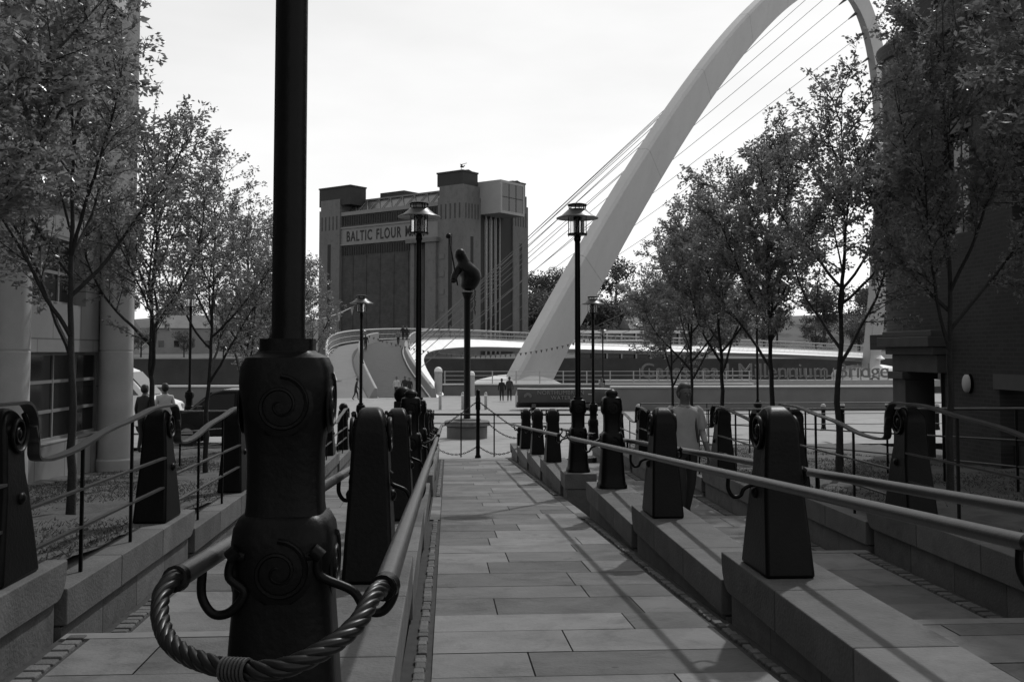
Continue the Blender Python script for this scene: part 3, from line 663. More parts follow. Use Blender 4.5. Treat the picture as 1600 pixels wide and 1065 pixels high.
# ------------------------------------------------------------------ far bank, hill and wood
m = MB(); m.box(-320, 320, 205, 206.5, -8, 1.7); tag(m.build('far_quay_wall', mat('far_wall', .045, .9, .35, .25)), 'dark stone quay wall along the far river bank', 'wall')
def hill(x, y):
    if y < 262: return 1.6 + (1.2 * sm((y - 206) / 50))
    s = sm((y - 262) / 110); side = (13 if x < 0 else 15) + 3 * math.sin(x * .021 + 1) + 2 * math.sin(x * .05)
    return 2.8 + s * side
m = MB(); X_ = [-420 + 20 * i for i in range(43)]; Y_ = [206.5, 225, 245, 262, 275, 290, 305, 320, 340, 360, 380, 420, 600, 1200]
m.add([(x, y, hill(x, y)) for y in Y_ for x in X_], [(j * 43 + i, j * 43 + i + 1, (j + 1) * 43 + i + 1, (j + 1) * 43 + i) for j in range(len(Y_) - 1) for i in range(42)])
tag(m.build('far_bank', mat('far_grass', .07, .95, .4, .05), smooth=60), kind='structure')
def far_tree(seed):
    rnd = random.Random(seed); w = MB(); l = MB(); H = rnd.uniform(9, 12)
    w.tube([(0, 0, -.5), (.1, 0, H * .3), (.1, .1, H * .8)], [.3, .24, .08], 7, cap=False)
    for i in range(9):
        a = rnd.uniform(0, 6.28); z = H * rnd.uniform(.28, .6); e = Vector((math.cos(a) * H * .25, math.sin(a) * H * .25, z + H * .22)); w.tube([(.1, 0, z), e], [.1, .03], 5, cap=False)
    lobes = [(Vector((rnd.gauss(0, H * .17), rnd.gauss(0, H * .17), H * rnd.uniform(.42, .9))), H * rnd.uniform(.12, .2)) for i in range(15)]
    for c, r in lobes:
        for i in range(150):
            v = Vector((rnd.gauss(0, 1), rnd.gauss(0, 1), rnd.gauss(0, .8))); p = c + v.normalized() * r * rnd.uniform(.55, 1.1); s = rnd.uniform(.16, .34)
            u = Vector((rnd.gauss(0, 1), rnd.gauss(0, 1), rnd.gauss(0, 1))).normalized(); q = u.orthogonal().normalized()
            l.add([p - u * s, p + q * s * .6, p + u * s, p - q * s * .6], [(0, 1, 2, 3)])
    r_ = empty('broadleaf_tree'); w.build('trunk', M_bark, r_, recalc=False); l.build('crown', M_farleaf, r_, recalc=False); return r_
fts = [far_tree(50 + i) for i in range(3)]; fu = [0] * 3
rndf = random.Random(5)
spots = [(x, rndf.uniform(212, 222), rndf.uniform(.45, .7)) for x in range(-100, -38, 9)] + [(x + rndf.uniform(-3, 3), rndf.uniform(290, 330), rndf.uniform(.9, 1.35)) for x in range(-150, -44, 8)] \
    + [(x + rndf.uniform(-2, 2), rndf.uniform(285, 340), rndf.uniform(1.0, 1.45)) for x in range(24, 150, 6)] + [(x, rndf.uniform(235, 262), rndf.uniform(.6, .95)) for x in range(34, 140, 9)] + [(x + rndf.uniform(-1, 1), rndf.uniform(268, 290), rndf.uniform(1.05, 1.5)) for x in range(22, 80, 4)]
for i, (x, y, s) in enumerate(spots):
    v = i % 3; o = fts[v] if not fu[v] else copy_tree(fts[v]); fu[v] = 1
    o.location = (x, y, hill(x, y) - .3); o.rotation_euler = (0, 0, i * 1.9); o.scale = (s * 1.1, s * 1.1, s)
    tag(o, 'leafy tree on the far bank %s' % ('left of the mill' if x < 0 else 'right of the mill behind the arch'), 'tree', 'trees on the far bank left of the mill' if x < 0 else 'trees on the far bank right of the mill')
M_roof = mat('far_roof', .16, .8, .2, .5); M_hwall = mat('far_render', .2, .9, .15, .4)
for i, (x, y, w_, d_, h_, rz) in enumerate([(-62, 252, 14, 9, 6, .1), (-82, 256, 12, 9, 5.5, -.15), (-45, 268, 12, 9, 7, .2), (52, 255, 16, 10, 6, .1)]):
    h = empty('far_house', (x, y, hill(x, y) - .2), rz); m = MB(); m.box(-w_ / 2, w_ / 2, -d_ / 2, d_ / 2, 0, h_); m.build('wall', M_hwall, h)
    m = MB(); m.prism([(-d_ / 2 - .5, h_), (d_ / 2 + .5, h_), (0, h_ + 3.2)], lambda u, z: (-w_ / 2 - .4, u, z), lambda u, z: (w_ / 2 + .4, u, z)); m.build('roof', M_roof, h)
    for q in range(4):
        xx = -w_ / 2 + w_ * (q + .5) / 4; m = MB(); m.box(xx - .6, xx + .6, -d_ / 2 - .06, -d_ / 2 + .05, 1.6, 3.1); m.build('window', M_glass, h)
    tag(h, ['pale gabled house on the far bank, rightmost but one left of the mill', 'pale gabled house on the far bank, leftmost one', 'pale gabled house on the far bank, closest to the mill', 'low gabled house under the trees right of the arch'][i], 'house')
pv = empty('riverside_pavilion', (37, 214, 1.7)); tag(pv, 'long low pavilion with bright white flat roofs on the far bank right of the arch', 'building')
m = MB(); m.box(-11, 14, -4, 4, 5.1, 5.7); m.box(-12, 4, -6.5, -4.2, 3.4, 3.8); m.build('roof', M_white, pv, bevel=.05)
m = MB(); m.box(-10, 13, -3, 3, 0, 5.1); m.build('wall', M_glass, pv)
for i in range(9): m = MB(); m.box(-10.6 + i * 3, -10.3 + i * 3, -4.1, -3.8, 0, 5.1); m.build('post', M_grey, pv)

# ------------------------------------------------------------------ the flour mill
MILL = (3.4, 230.0, -1.0); ml = empty('flour_mill', MILL, R(50)); tag(ml, 'massive brick flour mill with four square corner towers and a painted name band', 'building')
M_mb = brickmat('mill_brick', .068, .056, .05, .9, .3, .02, 'sum'); M_ms = mat('mill_stone', .135, .9, .18, .35, stretch=(1, 1, .25), stain=.2); M_md = mat('mill_dark', .02, .8, .2, 1); M_cap = mat('mill_cap', .03, .85, .2, .6)
G = 2.6          # ground of the far bank above the mill's base
def mz(z): return z - MILL[2]
m = MB(); m.box(.8, 24.2, 6, 41, 0, mz(36.6)); m.box(1.2, 23.8, .9, 6, 0, mz(36)); m.build('brick_body', M_mb, ml)
TW = [(0, 6.4, 0, 7.4, 40.6), (18.9, 25, 0, 6.4, 40.6), (0, 6.4, 39, 46.2, 40.6), (18.9, 25, 39, 46.2, 40.2)]
for (a, b, c, d, z) in TW:
    t = MB(); t.box(a, b, c, d, 0, mz(z - 2.6)); t.box(a + .25, b - .25, c + .25, d - .25, mz(z - 2.6), mz(z)); tt = t.build('tower', M_ms, ml)
    t = MB(); c0 = c - (3.6 if c > 30 and a < 1 else 0); t.box(a + .5, b - .5, c0 + .5, d + .6, mz(z - (1.5 if c0 < c else 0)), mz(z + 2.9)); t.box(a + .35, b - .35, c0 + .35, d + .75, mz(z + 2.9), mz(z + 3.25)); t.prism([(a + 1, mz(z + 3.25)), (b - 1, mz(z + 3.25)), ((a + b) / 2, mz(z + 3.7))], lambda u, w: (u, c + 1, w), lambda u, w: (u, d, w)); t.build('tower_cap', M_cap, tt)
    t = MB(); ym = (c + d) / 2
    t.box(a - .04, a + .1, ym - .55, ym + .55, mz(8), mz(29.5)); t.box((a + b) / 2 - .5, (a + b) / 2 + .5, c - .04, c + .1, mz(8), mz(29)); t.build('slot_window', M_md, tt)
    t = MB()
    for q in range(5):
        yy = c + 1 + (d - c - 2) * q / 4; t.box(a - .05, a + .05, yy - .18, yy + .18, mz(z - 7.6), mz(z - 4.2)); xx = a + 1 + (b - a - 2) * q / 4; t.box(xx - .15, xx + .15, c - .05, c + .05, mz(z - 7.6), mz(z - 4.2))
    t.build('dentil', M_mb, tt)
# long face towards the left
m = MB(); m.box(.3, .8, 7.4, 39, mz(29.0), mz(29.4)); m.box(.3, .8, 7.4, 39, mz(33.1), mz(33.5)); m.box(.55, .8, 7.4, 39, mz(29.4), mz(33.1)); m.box(.4, .8, 7.4, 39, mz(36.3), mz(37.2)); m.build('name_band', mat('mill_band', .2, .9, .1, .5), ml)
MX = Matrix(((0, 0, -1, 0), (-1, 0, 0, 0), (0, 1, 0, 0), (0, 0, 0, 1)))     # text x -> -Y, text y -> Z, depth -> -X
textmesh('name_lettering', 'BALTIC FLOUR MILLS', M_md, ml, Matrix.Translation((.53, 37.2, mz(29.95))) @ MX @ Matrix.Diagonal((.66, 1, 1, 1)), 3.5, .05, 1.2, .06)
for (za, zb) in ((26.6, 28.6), (34.0, 36.0)):
    m = MB()
    for i in range(40): y = 8 + i * .78; m.box(.62, .8, y, y + .32, mz(za), mz(zb))
    m.build('brick_dentils', M_md, ml)
m = MB()
for y in (12, 17, 21.5, 26, 30.5, 35): m.box(.66, .8, y, y + .35, 0, mz(26.4))
m.build('brick_pilaster', M_mb, ml)
m = MB(); m.box(-.7, .8, 7.4, 10.6, 0, mz(28.6)); m.box(-.3, .8, 14.3, 15.4, 0, mz(28.6)); m.box(-1.2, .8, 6.8, 16.2, mz(28.0), mz(29.0)); m.build('stone_pier', M_ms, ml)
for z in range(4, 27, 4): m = MB(); m.box(-.15, .8, 5.4, 7.0, mz(z), mz(z + 1.2)); m.build('balcony', M_ms, ml)
# roof glazing with zig-zag trusses
m = MB(); m.prism([(2, mz(36.6)), (22, mz(36.6)), (22, mz(40.4)), (6, mz(40.4))], lambda u, z: (u, 7.5, z), lambda u, z: (u, 39.5, z)); m.build('roof_glazing', glassmat('roof_glass', .10, .25), ml)
m = MB(); m.box(5.6, 22.4, 7.4, 39.6, mz(40.4), mz(40.8)); m.build('roof_edge', mat('truss_paint', .14), ml)
m = MB()
for i in range(8):
    y = 8 + i * 3.9; m.tube([(1.9, y, mz(36.8)), (5.6, y + 3.6, mz(40.3))], .14, 6); m.tube([(1.9, y, mz(36.8)), (5.6, y, mz(40.3))], .1, 6)
m.build('roof_truss', mat('truss_paint', .14, .6), ml)
m = MB(); m.box(9, 15, 26, 34, mz(40.8), mz(42.6)); m.build('plant_room', M_cap, ml)
# end face: fins and viewing box
m = MB(); m.box(6.5, 18.8, .5, .9, 0, mz(35)); m.build('glass_front', glassmat('mill_glass', .02, .2), ml)
m = MB(); m.box(13.9, 18.8, .35, .5, 0, mz(35)); m.box(6.5, 8.0, .35, .5, 0, mz(35)); m.build('dark_shaft', M_md, ml)
for x in (8.6, 10.4, 12.2, 13.8): m = MB(); m.box(x - .09, x + .09, .02, .35, 0, mz(34.8)); m.build('fin', mat('fin_paint', .3, .6), ml)
vb = MB(); vb.box(6.4, 15.6, -5.7, -5.55, mz(34.3), mz(34.9)); vb.box(6.4, 15.6, -5.7, -5.55, mz(41.2), mz(41.8)); vb.box(6.4, 7.0, -5.7, -5.55, mz(34.9), mz(41.2)); vb.box(15.0, 15.6, -5.7, -5.55, mz(34.9), mz(41.2)); vb.box(6.4, 15.6, -5.55, .9, mz(34.3), mz(41.8))
vbo = vb.build('viewing_box', mat('box_panel', .28, .6, .08, .5), ml)
m = MB(); m.box(7.0, 15.0, -5.62, -5.57, mz(34.9), mz(41.2)); m.build('pane', glassmat('box_glass', .06, .15), vbo)
m = MB()
for q in (1, 2): m.box(7 + 8 * q / 3 - .08, 7 + 8 * q / 3 + .08, -5.68, -5.62, mz(34.9), mz(41.2))
m.box(7, 15, -5.67, -5.625, mz(38), mz(38.15)); m.build('glazing_bar', M_md, vbo)
m = MB(); m.box(6.6, 19, .9, 24, mz(36), mz(41)); m.build('upper_floor', glassmat('upper_glass', .05, .2), ml)
m = MB(); m.tube([(3, 3, mz(44.1)), (3, 3, mz(45.6)), (3, 1.4, mz(45.75))], .07, 6); m.build('roof_bracket', M_cap, ml)
gl = MB(); gl.ball((0, 0, 0), .28, 10, (1.7, .8, .8)); gl.ball((.5, 0, .25), .16, 8); gl.add([(-.2, 0, .1), (-.5, .9, .5), (.2, .8, .4)], [(0, 1, 2)]); gl.add([(-.2, 0, .1), (-.5, -.9, .5), (.2, -.8, .4)], [(0, 1, 2)])
g = gl.build('gull', M_cap, smooth=60); g.location = (3.2, 231.5, 44.6); tag(g, 'small dark gull perched on the highest tower of the mill', 'bird')

# ------------------------------------------------------------------ the tilted arch bridge
br = empty('footbridge', (6.9, 101.2, -2)); tag(br, 'white tilted arch footbridge with curved deck, cables and sloping entrance', 'bridge')
BINV = Matrix.Translation((-6.9, -101.2, 2))
def bp(mb, name, m, par=None, **k):
    o = mb.build(name, m, None, **k); o.parent = br; o.matrix_parent_inverse = BINV; return o
A = Vector((6.7, 101.2, -2)); B = Vector((76.2, 183.6, -2)); AL, AH = 15.0, 53.9
u_ = (B - A); u_.z = 0; u_.normalize(); n_ = Vector((u_.y, -u_.x, 0)); V_ = (n_ * AL + Vector((0, 0, AH)))
def archp(t): return A + (B - A) * t + V_ * (4 * t * (1 - t))
Nrm = (B - A).cross(V_).normalized()      # out of the arch's plane
if Nrm.y > 0: Nrm = -Nrm
secs = []; NT = 90; ts_ = sorted([i / NT for i in range(NT + 1)] + [i / 15 + .0006 for i in range(1, 15)])     # narrow bands are the plate joints
for t in ts_:
    p = archp(t); d = (archp(min(1, t + .004)) - archp(max(0, t - .004))).normalized(); o_ = Nrm.cross(d).normalized()
    if o_.dot(p - (A + B) / 2) < 0: o_ = -o_
    e = abs(2 * t - 1); w = 1.25 + 1.62 * e ** 1.15; dp = .55 + .3 * e
    secs.append([p + o_ * a * w + Nrm * b * dp for a, b in ((1.0, .55), (.93, .96), (.9, 1.0), (-.97, 1.0), (-1.0, .9), (-.8, -.9), (.85, -1.0))])
m = MB(); m.sweep(secs); m.mi = [1 if (q // 7 < len(ts_) - 1 and ts_[q // 7 + 1] - ts_[q // 7] < .001) else 0 for q in range(len(m.f))]; bp(m, 'arch', [M_arch, mat('arch_joint', .36)], smooth=22)
DK = [(-3.5, 83, -.62), (-5.9, 97, 1.9), (-6.7, 110, 3.5), (-5.2, 122, 4.3), (0, 138, 4.7), (9.5, 153, 4.6), (30, 168, 4.2), (54, 178, 3.7), (77, 185.5, 2.8)]
deck = bez([Vector(p) for p in DK], 9); ND = len(deck)
def frame(i):
    d = deck[min(i + 1, ND - 1)] - deck[max(i - 1, 0)]; d.z = 0; d.normalize(); return d, Vector((d.y, -d.x, 0))
def dsec(i, pts):
    d, r = frame(i); return [deck[i] + r * a + Vector((0, 0, b)) for a, b in pts]
lwid = lambda i: -5.3 + 2.6 * sm((i - 16) / 20)
m = MB(); m.sweep([dsec(i, [(lwid(i), -.15), (-2.0, -.12), (-2.0, .02), (2.2, .02), (2.75, .0), (4.3, -1.0), (4.2, -1.1), (1.2, -1.5), (-1.5, -1.5), (lwid(i), -.7)]) for i in range(ND)]); bp(m, 'deck', mat('deck_paint', .8, .5, .04, 2), smooth=25)
m = MB(); m.sweep([dsec(i, [(-1.95, .03), (2.1, .03), (2.1, .05), (-1.95, .05)]) for i in range(ND)]); bp(m, 'walkway', mat('walkway_grip', .04, .9, .2, 2), smooth=40)
m = MB(); m.sweep([dsec(i, [(lwid(i) + .1, -.13), (-2.05, -.10), (-2.05, -.08), (lwid(i) + .1, -.11)]) for i in range(ND)]); bp(m, 'cycle_lane', mat('lane_paint', .14, .8, .1, 1), smooth=40)
m = MB(); m.sweep([dsec(i, [(-2.75 if i < 12 else -2.3, -.1), (-2.0, -.1), (-2.02, .75 + .3 * sm(i / 14)), (-2.25, .8 + .3 * sm(i / 14))]) for i in range(0, 26)]); bp(m, 'dividing_wall', mat('divider', .19, .6, .08, 1), smooth=30, bevel=.05)
m = MB(); m.sweep([dsec(i, [(2.2, -.3), (2.75, -.3), (2.6, .75), (2.3, .75)]) for i in range(0, 19)]); bp(m, 'side_wall', mat('divider', .27), smooth=30, bevel=.05)
for (nm, off, i0, hh) in (('outer_balustrade', lambda i: lwid(i) + .05, 0, 1.35), ('inner_balustrade', lambda i: 2.75, 17, 1.2)):
    m = MB(); idx = list(range(i0, ND))
    m.tube([dsec(i, [(off(i) - (.0), hh)])[0] for i in idx], .09, 6)
    m.tube([dsec(i, [(off(i), .15)])[0] for i in idx], .06, 6); m.tube([dsec(i, [(off(i), hh * .55)])[0] for i in idx], .035, 5)
    for i in idx[:-1]:
        for q in range(3 if i > 40 else 5):
            f_ = q / (3 if i > 40 else 5); a0 = dsec(i, [(off(i), 0)])[0].lerp(dsec(i + 1, [(off(i + 1), 0)])[0], f_); d, r = frame(i); s_ = -1 if off(i) < 0 else 1
            m.tube([a0 + Vector((0, 0, .1)), a0 + r * s_ * .12 + Vector((0, 0, hh))], .028, 4)
    bp(m, nm, mat('balustrade_steel', .33, .4, .1, 3), smooth=50)
m = MB()
for i in range(0, 22):
    d, r = frame(i); a0 = dsec(i, [(lwid(i), 0)])[0]; 
secs = []
for i in range(0, 20):
    d, r = frame(i); a0 = dsec(i, [(lwid(i), 0)])[0]; g = ground_z(a0.x, min(a0.y, 88)) if a0.y < 88 else -3.5
    secs.append([a0 + Vector((0, 0, -.12)), a0 + Vector((0, 0, -.9)), Vector((a0.x - r.x * 1.1, a0.y - r.y * 1.1 - .3, g - .1)), Vector((a0.x - r.x * -.5, a0.y, g - .1))])
m.sweep(secs); bp(m, 'abutment', mat('abutment_paint', .16, .7, .1, .6), smooth=40)
for i in range(18):
    t = .13 + .74 * i / 17; s_ = .05 + .66 * (t - .1) / .8 + .02; q = s_ * (ND - 1); k = int(q); e_ = dsec(k, [(2.9, .2)])[0].lerp(dsec(k + 1, [(2.9, .2)])[0], q - k)
    d = (archp(t + .004) - archp(t - .004)).normalized(); o_ = Nrm.cross(d).normalized()
    if o_.dot(archp(t) - (A + B) / 2) < 0: o_ = -o_
    a_ = archp(t) - o_ * 1.2 - Nrm * .4
    m = MB(); m.tube([a_, e_], .036, 6); m.tube([a_, a_.lerp(e_, .02)], [.24, .08], 6); bp(m, 'cable', mat('cable_steel', .11, .5, .1, 1))
for (c, s_) in ((A, 1.0), (B, 1.3)):
    m = MB(); secs = [[(c.x + r_ * s_ * math.cos(R(15 * k)), c.y + .6 * r_ * s_ * math.sin(R(15 * k)), z) for k in range(24)] for r_, z in ((5.2, -6), (5.2, -1.0), (4.9, -.3), (3.6, .35), (1.8, .75), (.3, .85))]
    m.sweep(secs); bp(m, 'pivot_housing', M_white, smooth=40)

# protective beam with the standing name letters, in the river before the far bank
bm_ = empty('fender_beam', (29, 95, -5)); tag(bm_, 'long pale beam in the river carrying large standing bridge name letters', 'beam')
def fp(mb, name, m, **k): o = mb.build(name, m, None, **k); o.parent = bm_; o.matrix_parent_inverse = Matrix.Translation((-29, -95, 5)); return o
m = MB(); m.box(14, 46, 94.4, 95.6, -.2, .42); fp(m, 'beam', M_grey)
for x in range(16, 46, 6): m = MB(); m.lathe([(.35, -6), (.35, -.2)], (x, 95, 0), 12); fp(m, 'pile', M_grey, smooth=40)
tx = textmesh('name_letters', 'Gateshead Millennium Bridge', mat('sign_letter', .13, .7, .1, 2), None, Matrix.Identity(4), 1.95, .06, 1.0)
wid = max(v.co.x for v in tx.data.vertices); xa, xb = xat(1000, 95), xat(1388, 95)
tx.data.transform(Matrix.Translation((xa, 95, .62)) @ Matrix(((1, 0, 0, 0), (0, 0, -1, 0), (0, 1, 0, 0), (0, 0, 0, 1))) @ Matrix.Diagonal(((xb - xa) / wid, 1, 1, 1)))
tx.parent = bm_; tx.matrix_parent_inverse = Matrix.Translation((-29, -95, 5))
m = MB()
for i in range(28): x = xa + (xb - xa) * i / 27; m.box(x - .04, x + .04, 95.1, 95.2, .42, 1.5)
m.box(xa, xb, 95.1, 95.18, .75, .82); fp(m, 'letter_frame', M_steel)

# quay walls, rails, posts
def qwall(x0, x1, Y, zt, lab):
    r_ = empty('quay_wall', ((x0 + x1) / 2, Y, -.5)); tag(r_, lab, 'wall'); o = r_.location
    m = MB(); m.box(x0 - o.x, x1 - o.x, -.2, .2, -.4, zt - o.z - .11); m.build('wall', mat('quay_concrete', .13, .9, .15, .8), r_)
    m = MB(); m.box(x0 - .05 - o.x, x1 + .05 - o.x, -.32, .32, zt - o.z - .11, zt - o.z); m.build('coping', mat('quay_coping', .45, .7, .1, 1), r_, bevel=.03); return r_
qwall(xat(955, 60), xat(1415, 60) + .2, 60, 1.03, 'long grey quay wall with bright coping behind the right trees')
qwall(-34, xat(425, 60), 60, 1.12, 'long grey quay wall with bright coping behind the left trees')
qr = empty('quay_railing', (10, 87.5, -.63)); tag(qr, 'pale bar railing on a white kerb along the quay before the arch', 'railing'); o = qr.location
m = MB(); m.box(-10.3, 16, -.25, .1, 0, .86); m.build('kerb', mat('quay_concrete', .13, .9, .15, .8), qr)
m = MB(); m.box(-10.4, 16.1, -.4, .15, .86, .98); m.build('coping', mat('quay_coping', .45, .7, .1, 1), qr, bevel=.03)
m = MB()
for h in (1.3, 1.65, 2.0): m.tube([(-10.3, -.1, h), (16, -.1, h)], .025, 6)
m.build('bar', M_grey, qr)
for i in range(14): m = MB(); m.tube([(-10.2 + i * 2, -.1, .98), (-10.2 + i * 2, -.1, 2.05)], .05, 6); m.build('post', M_grey, qr)
qp0 = None
for i, (px, Y) in enumerate([(688, 62), (723, 62), (759, 62)]):
    if qp0 is None:
        qp0 = empty('steel_bollard'); m = MB(); m.lathe([(.09, 0), (.09, .98), (.05, 1.03), (.01, 1.05)], n=16); m.build('body', M_steel, qp0, smooth=40); m = MB(); m.lathe([(.094, .82), (.094, .9)], n=16); m.build('collar', M_white, qp0, smooth=40); q = qp0
    else: q = copy_tree(qp0)
    x = xat(px, Y); q.location = (x, Y, ground_z(x, Y)); tag(q, '%s of three slim steel bollards behind the statue' % ['leftmost', 'middle', 'rightmost'][i], 'bollard', 'slim steel bollards on the plaza')
for i, px in enumerate((685, 737)):
    if i == 0:
        dp = empty('domed_pillar'); m = MB(); m.lathe([(.32, 0), (.32, 1.9), (.35, 1.92), (.35, 2.02)], n=24); m.build('shaft', M_grey, dp, smooth=40); m = MB(); m.lathe([(.34, 2.02), (.32, 2.2), (.2, 2.36), (.02, 2.42)], n=24); m.build('dome', M_white, dp, smooth=40); q = dp
    else: q = copy_tree(dp); q.scale = (.8, .8, .85)
    q.location = (xat(px, 86), 86, -.63); tag(q, ['domed white topped pillar at the quay left of the statue', 'smaller domed pillar at the quay partly behind the statue column'][i], 'pillar', 'domed pillars on the quay')
for i, (px, Y) in enumerate([(1067 - 70, 38), (1285, 40), (1315, 43), (1385, 44), (1462, 40)]):
    if i == 0:
        bb = empty('plaza_bollard'); m = MB(); m.lathe([(.11, 0), (.1, .1), (.085, .15), (.08, .85), (.1, .88), (.1, .92)], n=16); m.build('body', M_iron, bb, smooth=40); m = MB(); m.lathe([(.1, .92), (.1, .98), (.05, 1.04), (.005, 1.05)], n=16); m.build('cap', M_grey, bb, smooth=40); q = bb
    else: q = copy_tree(bb)
    x = xat(px, Y); q.location = (x, Y, ground_z(x, Y)); tag(q, 'black pale capped bollard on the plaza, %s from the left' % ['first', 'second', 'third', 'fourth', 'fifth'][i], 'bollard', 'black bollards on the right of the plaza')
plain_rail(xat(1000, 34), 34, 34.2, lambda y: .25, 'low bar railing across the plaza behind the right trees', (1.05, .7, .35), 2.2, x2=22)

# ------------------------------------------------------------------ barrier with chains at the ramp's foot
BY = 29.9
ba = empty('bar_barrier', (.9, BY, -.03)); tag(ba, 'thin horizontal bar barrier across the foot of the ramp', 'barrier')
m = MB(); m.tube([(-3.3, .3, 1.24), (3.5, .3, 1.2)], .03, 8); m.tube([(-3.3, .3, .98), (3.5, .3, .95)], .014, 6); m.build('bar', M_iron, ba, smooth=40)
for px in (721, 773): x = xat(px, BY) - .9; m = MB(); m.tube([(x, .3, 0), (x, .3, 1.24)], .02, 8); m.build('post', M_iron, ba, smooth=40)
tp = empty('chain_post', (xat(747, BY), BY, -.03)); tag(tp, 'tall slim black post holding chains at the foot of the ramp', 'post')
m = MB(); m.lathe([(.09, 0), (.085, .05), (.06, .1), (.055, 1.35), (.072, 1.4), (.072, 1.72), (.062, 1.75), (.062, 1.93), (.03, 1.96)], n=18); m.build('body', M_iron, tp, smooth=40)
m = MB(); m.tube([(0, -.06, 1.55), (0, -.1, 1.58), (0, -.1, 1.63), (0, -.06, 1.66)], .014, 6); m.build('ring', M_iron, tp)
def chain(p, q, sag, lab):
    p, q = Vector(p), Vector(q); N = max(10, int((q - p).length / .065)); m = MB(); pts = [p.lerp(q, i / N) - Vector((0, 0, sag * 4 * (i / N) * (1 - i / N))) for i in range(N + 1)]
    for i in range(N):
        a, b = pts[i], pts[i + 1]; d = (b - a).normalized(); s_ = d.cross(Vector((0, 0, 1))).normalized(); w = s_ if i % 2 else d.cross(s_)
        c = (a + b) / 2; m.tube([c + d * .045 * math.cos(R(x)) + w * .02 * math.sin(R(x)) for x in range(0, 361, 60)], .009, 4)
    tag(m.build('chain', M_iron, recalc=False), lab, 'chain', 'chains slung at the foot of the ramp')
tx_ = tp.location.x
for (s_, ex, nm) in ((-1, XL + .15, 'left'), (1, XR - .1, 'right')):
    chain((tx_, BY, 1.6), (ex, BY - .9, .82), .02, 'taut upper chain slung from the tall post to the %s' % nm)
    chain((tx_, BY, .32), (ex, BY - .6, .32), .22, 'sagging lower chain slung from the tall post to the %s' % nm)
chain((tx_ + .3, BY + .3, .95), (XR - .1, BY - .3, .55), .1, 'middle chain slung behind the tall post on the right')

# ------------------------------------------------------------------ statue on a column
SX, SY = xat(730, 38), 38.0; SZ = ground_z(SX, SY)
dr = empty('stone_drum', (SX, SY, SZ)); tag(dr, 'round stone drum with wide rim carrying the statue column', 'plinth')
m = MB(); m.lathe([(.74, -.05), (.74, .42), (.7, .44)], n=32); m.build('body', mat('drum_stone', .10, .85, .2, 4), dr, smooth=40)
m = MB(); m.lathe([(.7, .44), (.83, .46), (.83, .6), (.78, .64), (.5, .66), (.5, .70), (.02, .71)], n=32); m.build('rim', M_stone, dr, smooth=40)
st = empty('bronze_statue', (SX, SY, SZ + .7)); tag(st, 'dark bronze half figure raising a staff on top of a tall column', 'statue')
m = MB(); m.lathe([(.15, 0), (.125, .04), (.118, 2.6), (.122, 4.35), (.16, 4.5), (.22, 4.62)], n=24); m.build('column', M_iron, st, smooth=40)
def skin_object(name, verts, edges, radii, mats, matfn, parent=None, levels=2):
    me = bpy.data.meshes.new(name); me.from_pydata(verts, edges, []); o = bpy.data.objects.new(name, me); COL.objects.link(o)
    o.modifiers.new('s', 'SKIN'); sv = me.skin_vertices[0].data
    for i, r_ in enumerate(radii): sv[i].radius = r_ if isinstance(r_, tuple) else (r_, r_)
    sv[0].use_root = True; sb = o.modifiers.new('u', 'SUBSURF'); sb.levels = levels; sb.render_levels = levels
    bpy.context.view_layer.update(); n_me = bpy.data.meshes.new_from_object(o.evaluated_get(bpy.context.evaluated_depsgraph_get()))
    bpy.data.objects.remove(o); bpy.data.meshes.remove(me); n_me.name = name; n_me.materials.clear()
    for x in mats: n_me.materials.append(x)
    for p in n_me.polygons: p.use_smooth = True; p.material_index = matfn(p.center) if matfn else 0
    o = bpy.data.objects.new(name, n_me); COL.objects.link(o)
    if parent: o.parent = parent
    return o
b0 = 4.55
V = [(0, 0, b0 + .1), (.05, .02, b0 + .38), (.14, .06, b0 + .72), (.03, 0, b0 + 1.04), (-.12, -.06, b0 + 1.24), (-.19, -.1, b0 + 1.4), (-.21, -.12, b0 + 1.54),
     (-.24, -.1, b0 + .92), (-.36, -.24, b0 + .62), (-.38, -.33, b0 + .40), (-.39, -.36, b0 + .5)]
Ed = [(0, 1), (1, 2), (2, 3), (3, 4), (4, 5), (5, 6), (3, 7), (7, 8), (8, 9), (9, 10)]
Rd = [(.2, .18), (.3, .26), (.36, .32), (.26, .22), .15, .18, .15, .13, .1, .08, .06]
fg_ = skin_object('figure', V, Ed, Rd, [M_iron], None, st); fg_.scale = (1.36, 1.2, 1)
m = MB(); m.tube([(-.36, -.34, b0 + .3), (-.52, -.34, b0 + 1.15), (-.68, -.34, b0 + 2.02)], .028, 8); m.ball((-.70, -.34, b0 + 2.1), .11, 12); m.build('staff', M_iron, st, smooth=50)
m = MB()
for i in range(15):
    z = b0 + .15 - i * .062; c = Vector((.27 + .015 * math.sin(i), -.12, z)); w = Vector((1, 0, 0)) if i % 2 else Vector((0, 1, 0))
    m.tube([c + Vector((0, 0, .045 * math.cos(R(x)))) + w * .028 * math.sin(R(x)) for x in range(0, 361, 45)], .011, 5)
m.build('chain', M_iron, st)
m = MB(); c = (-.27, -.12, b0 + 1.46); m.ball(c, .2, 16, (1, 1, 1.05)); m.build('hair', M_iron, st, smooth=60)

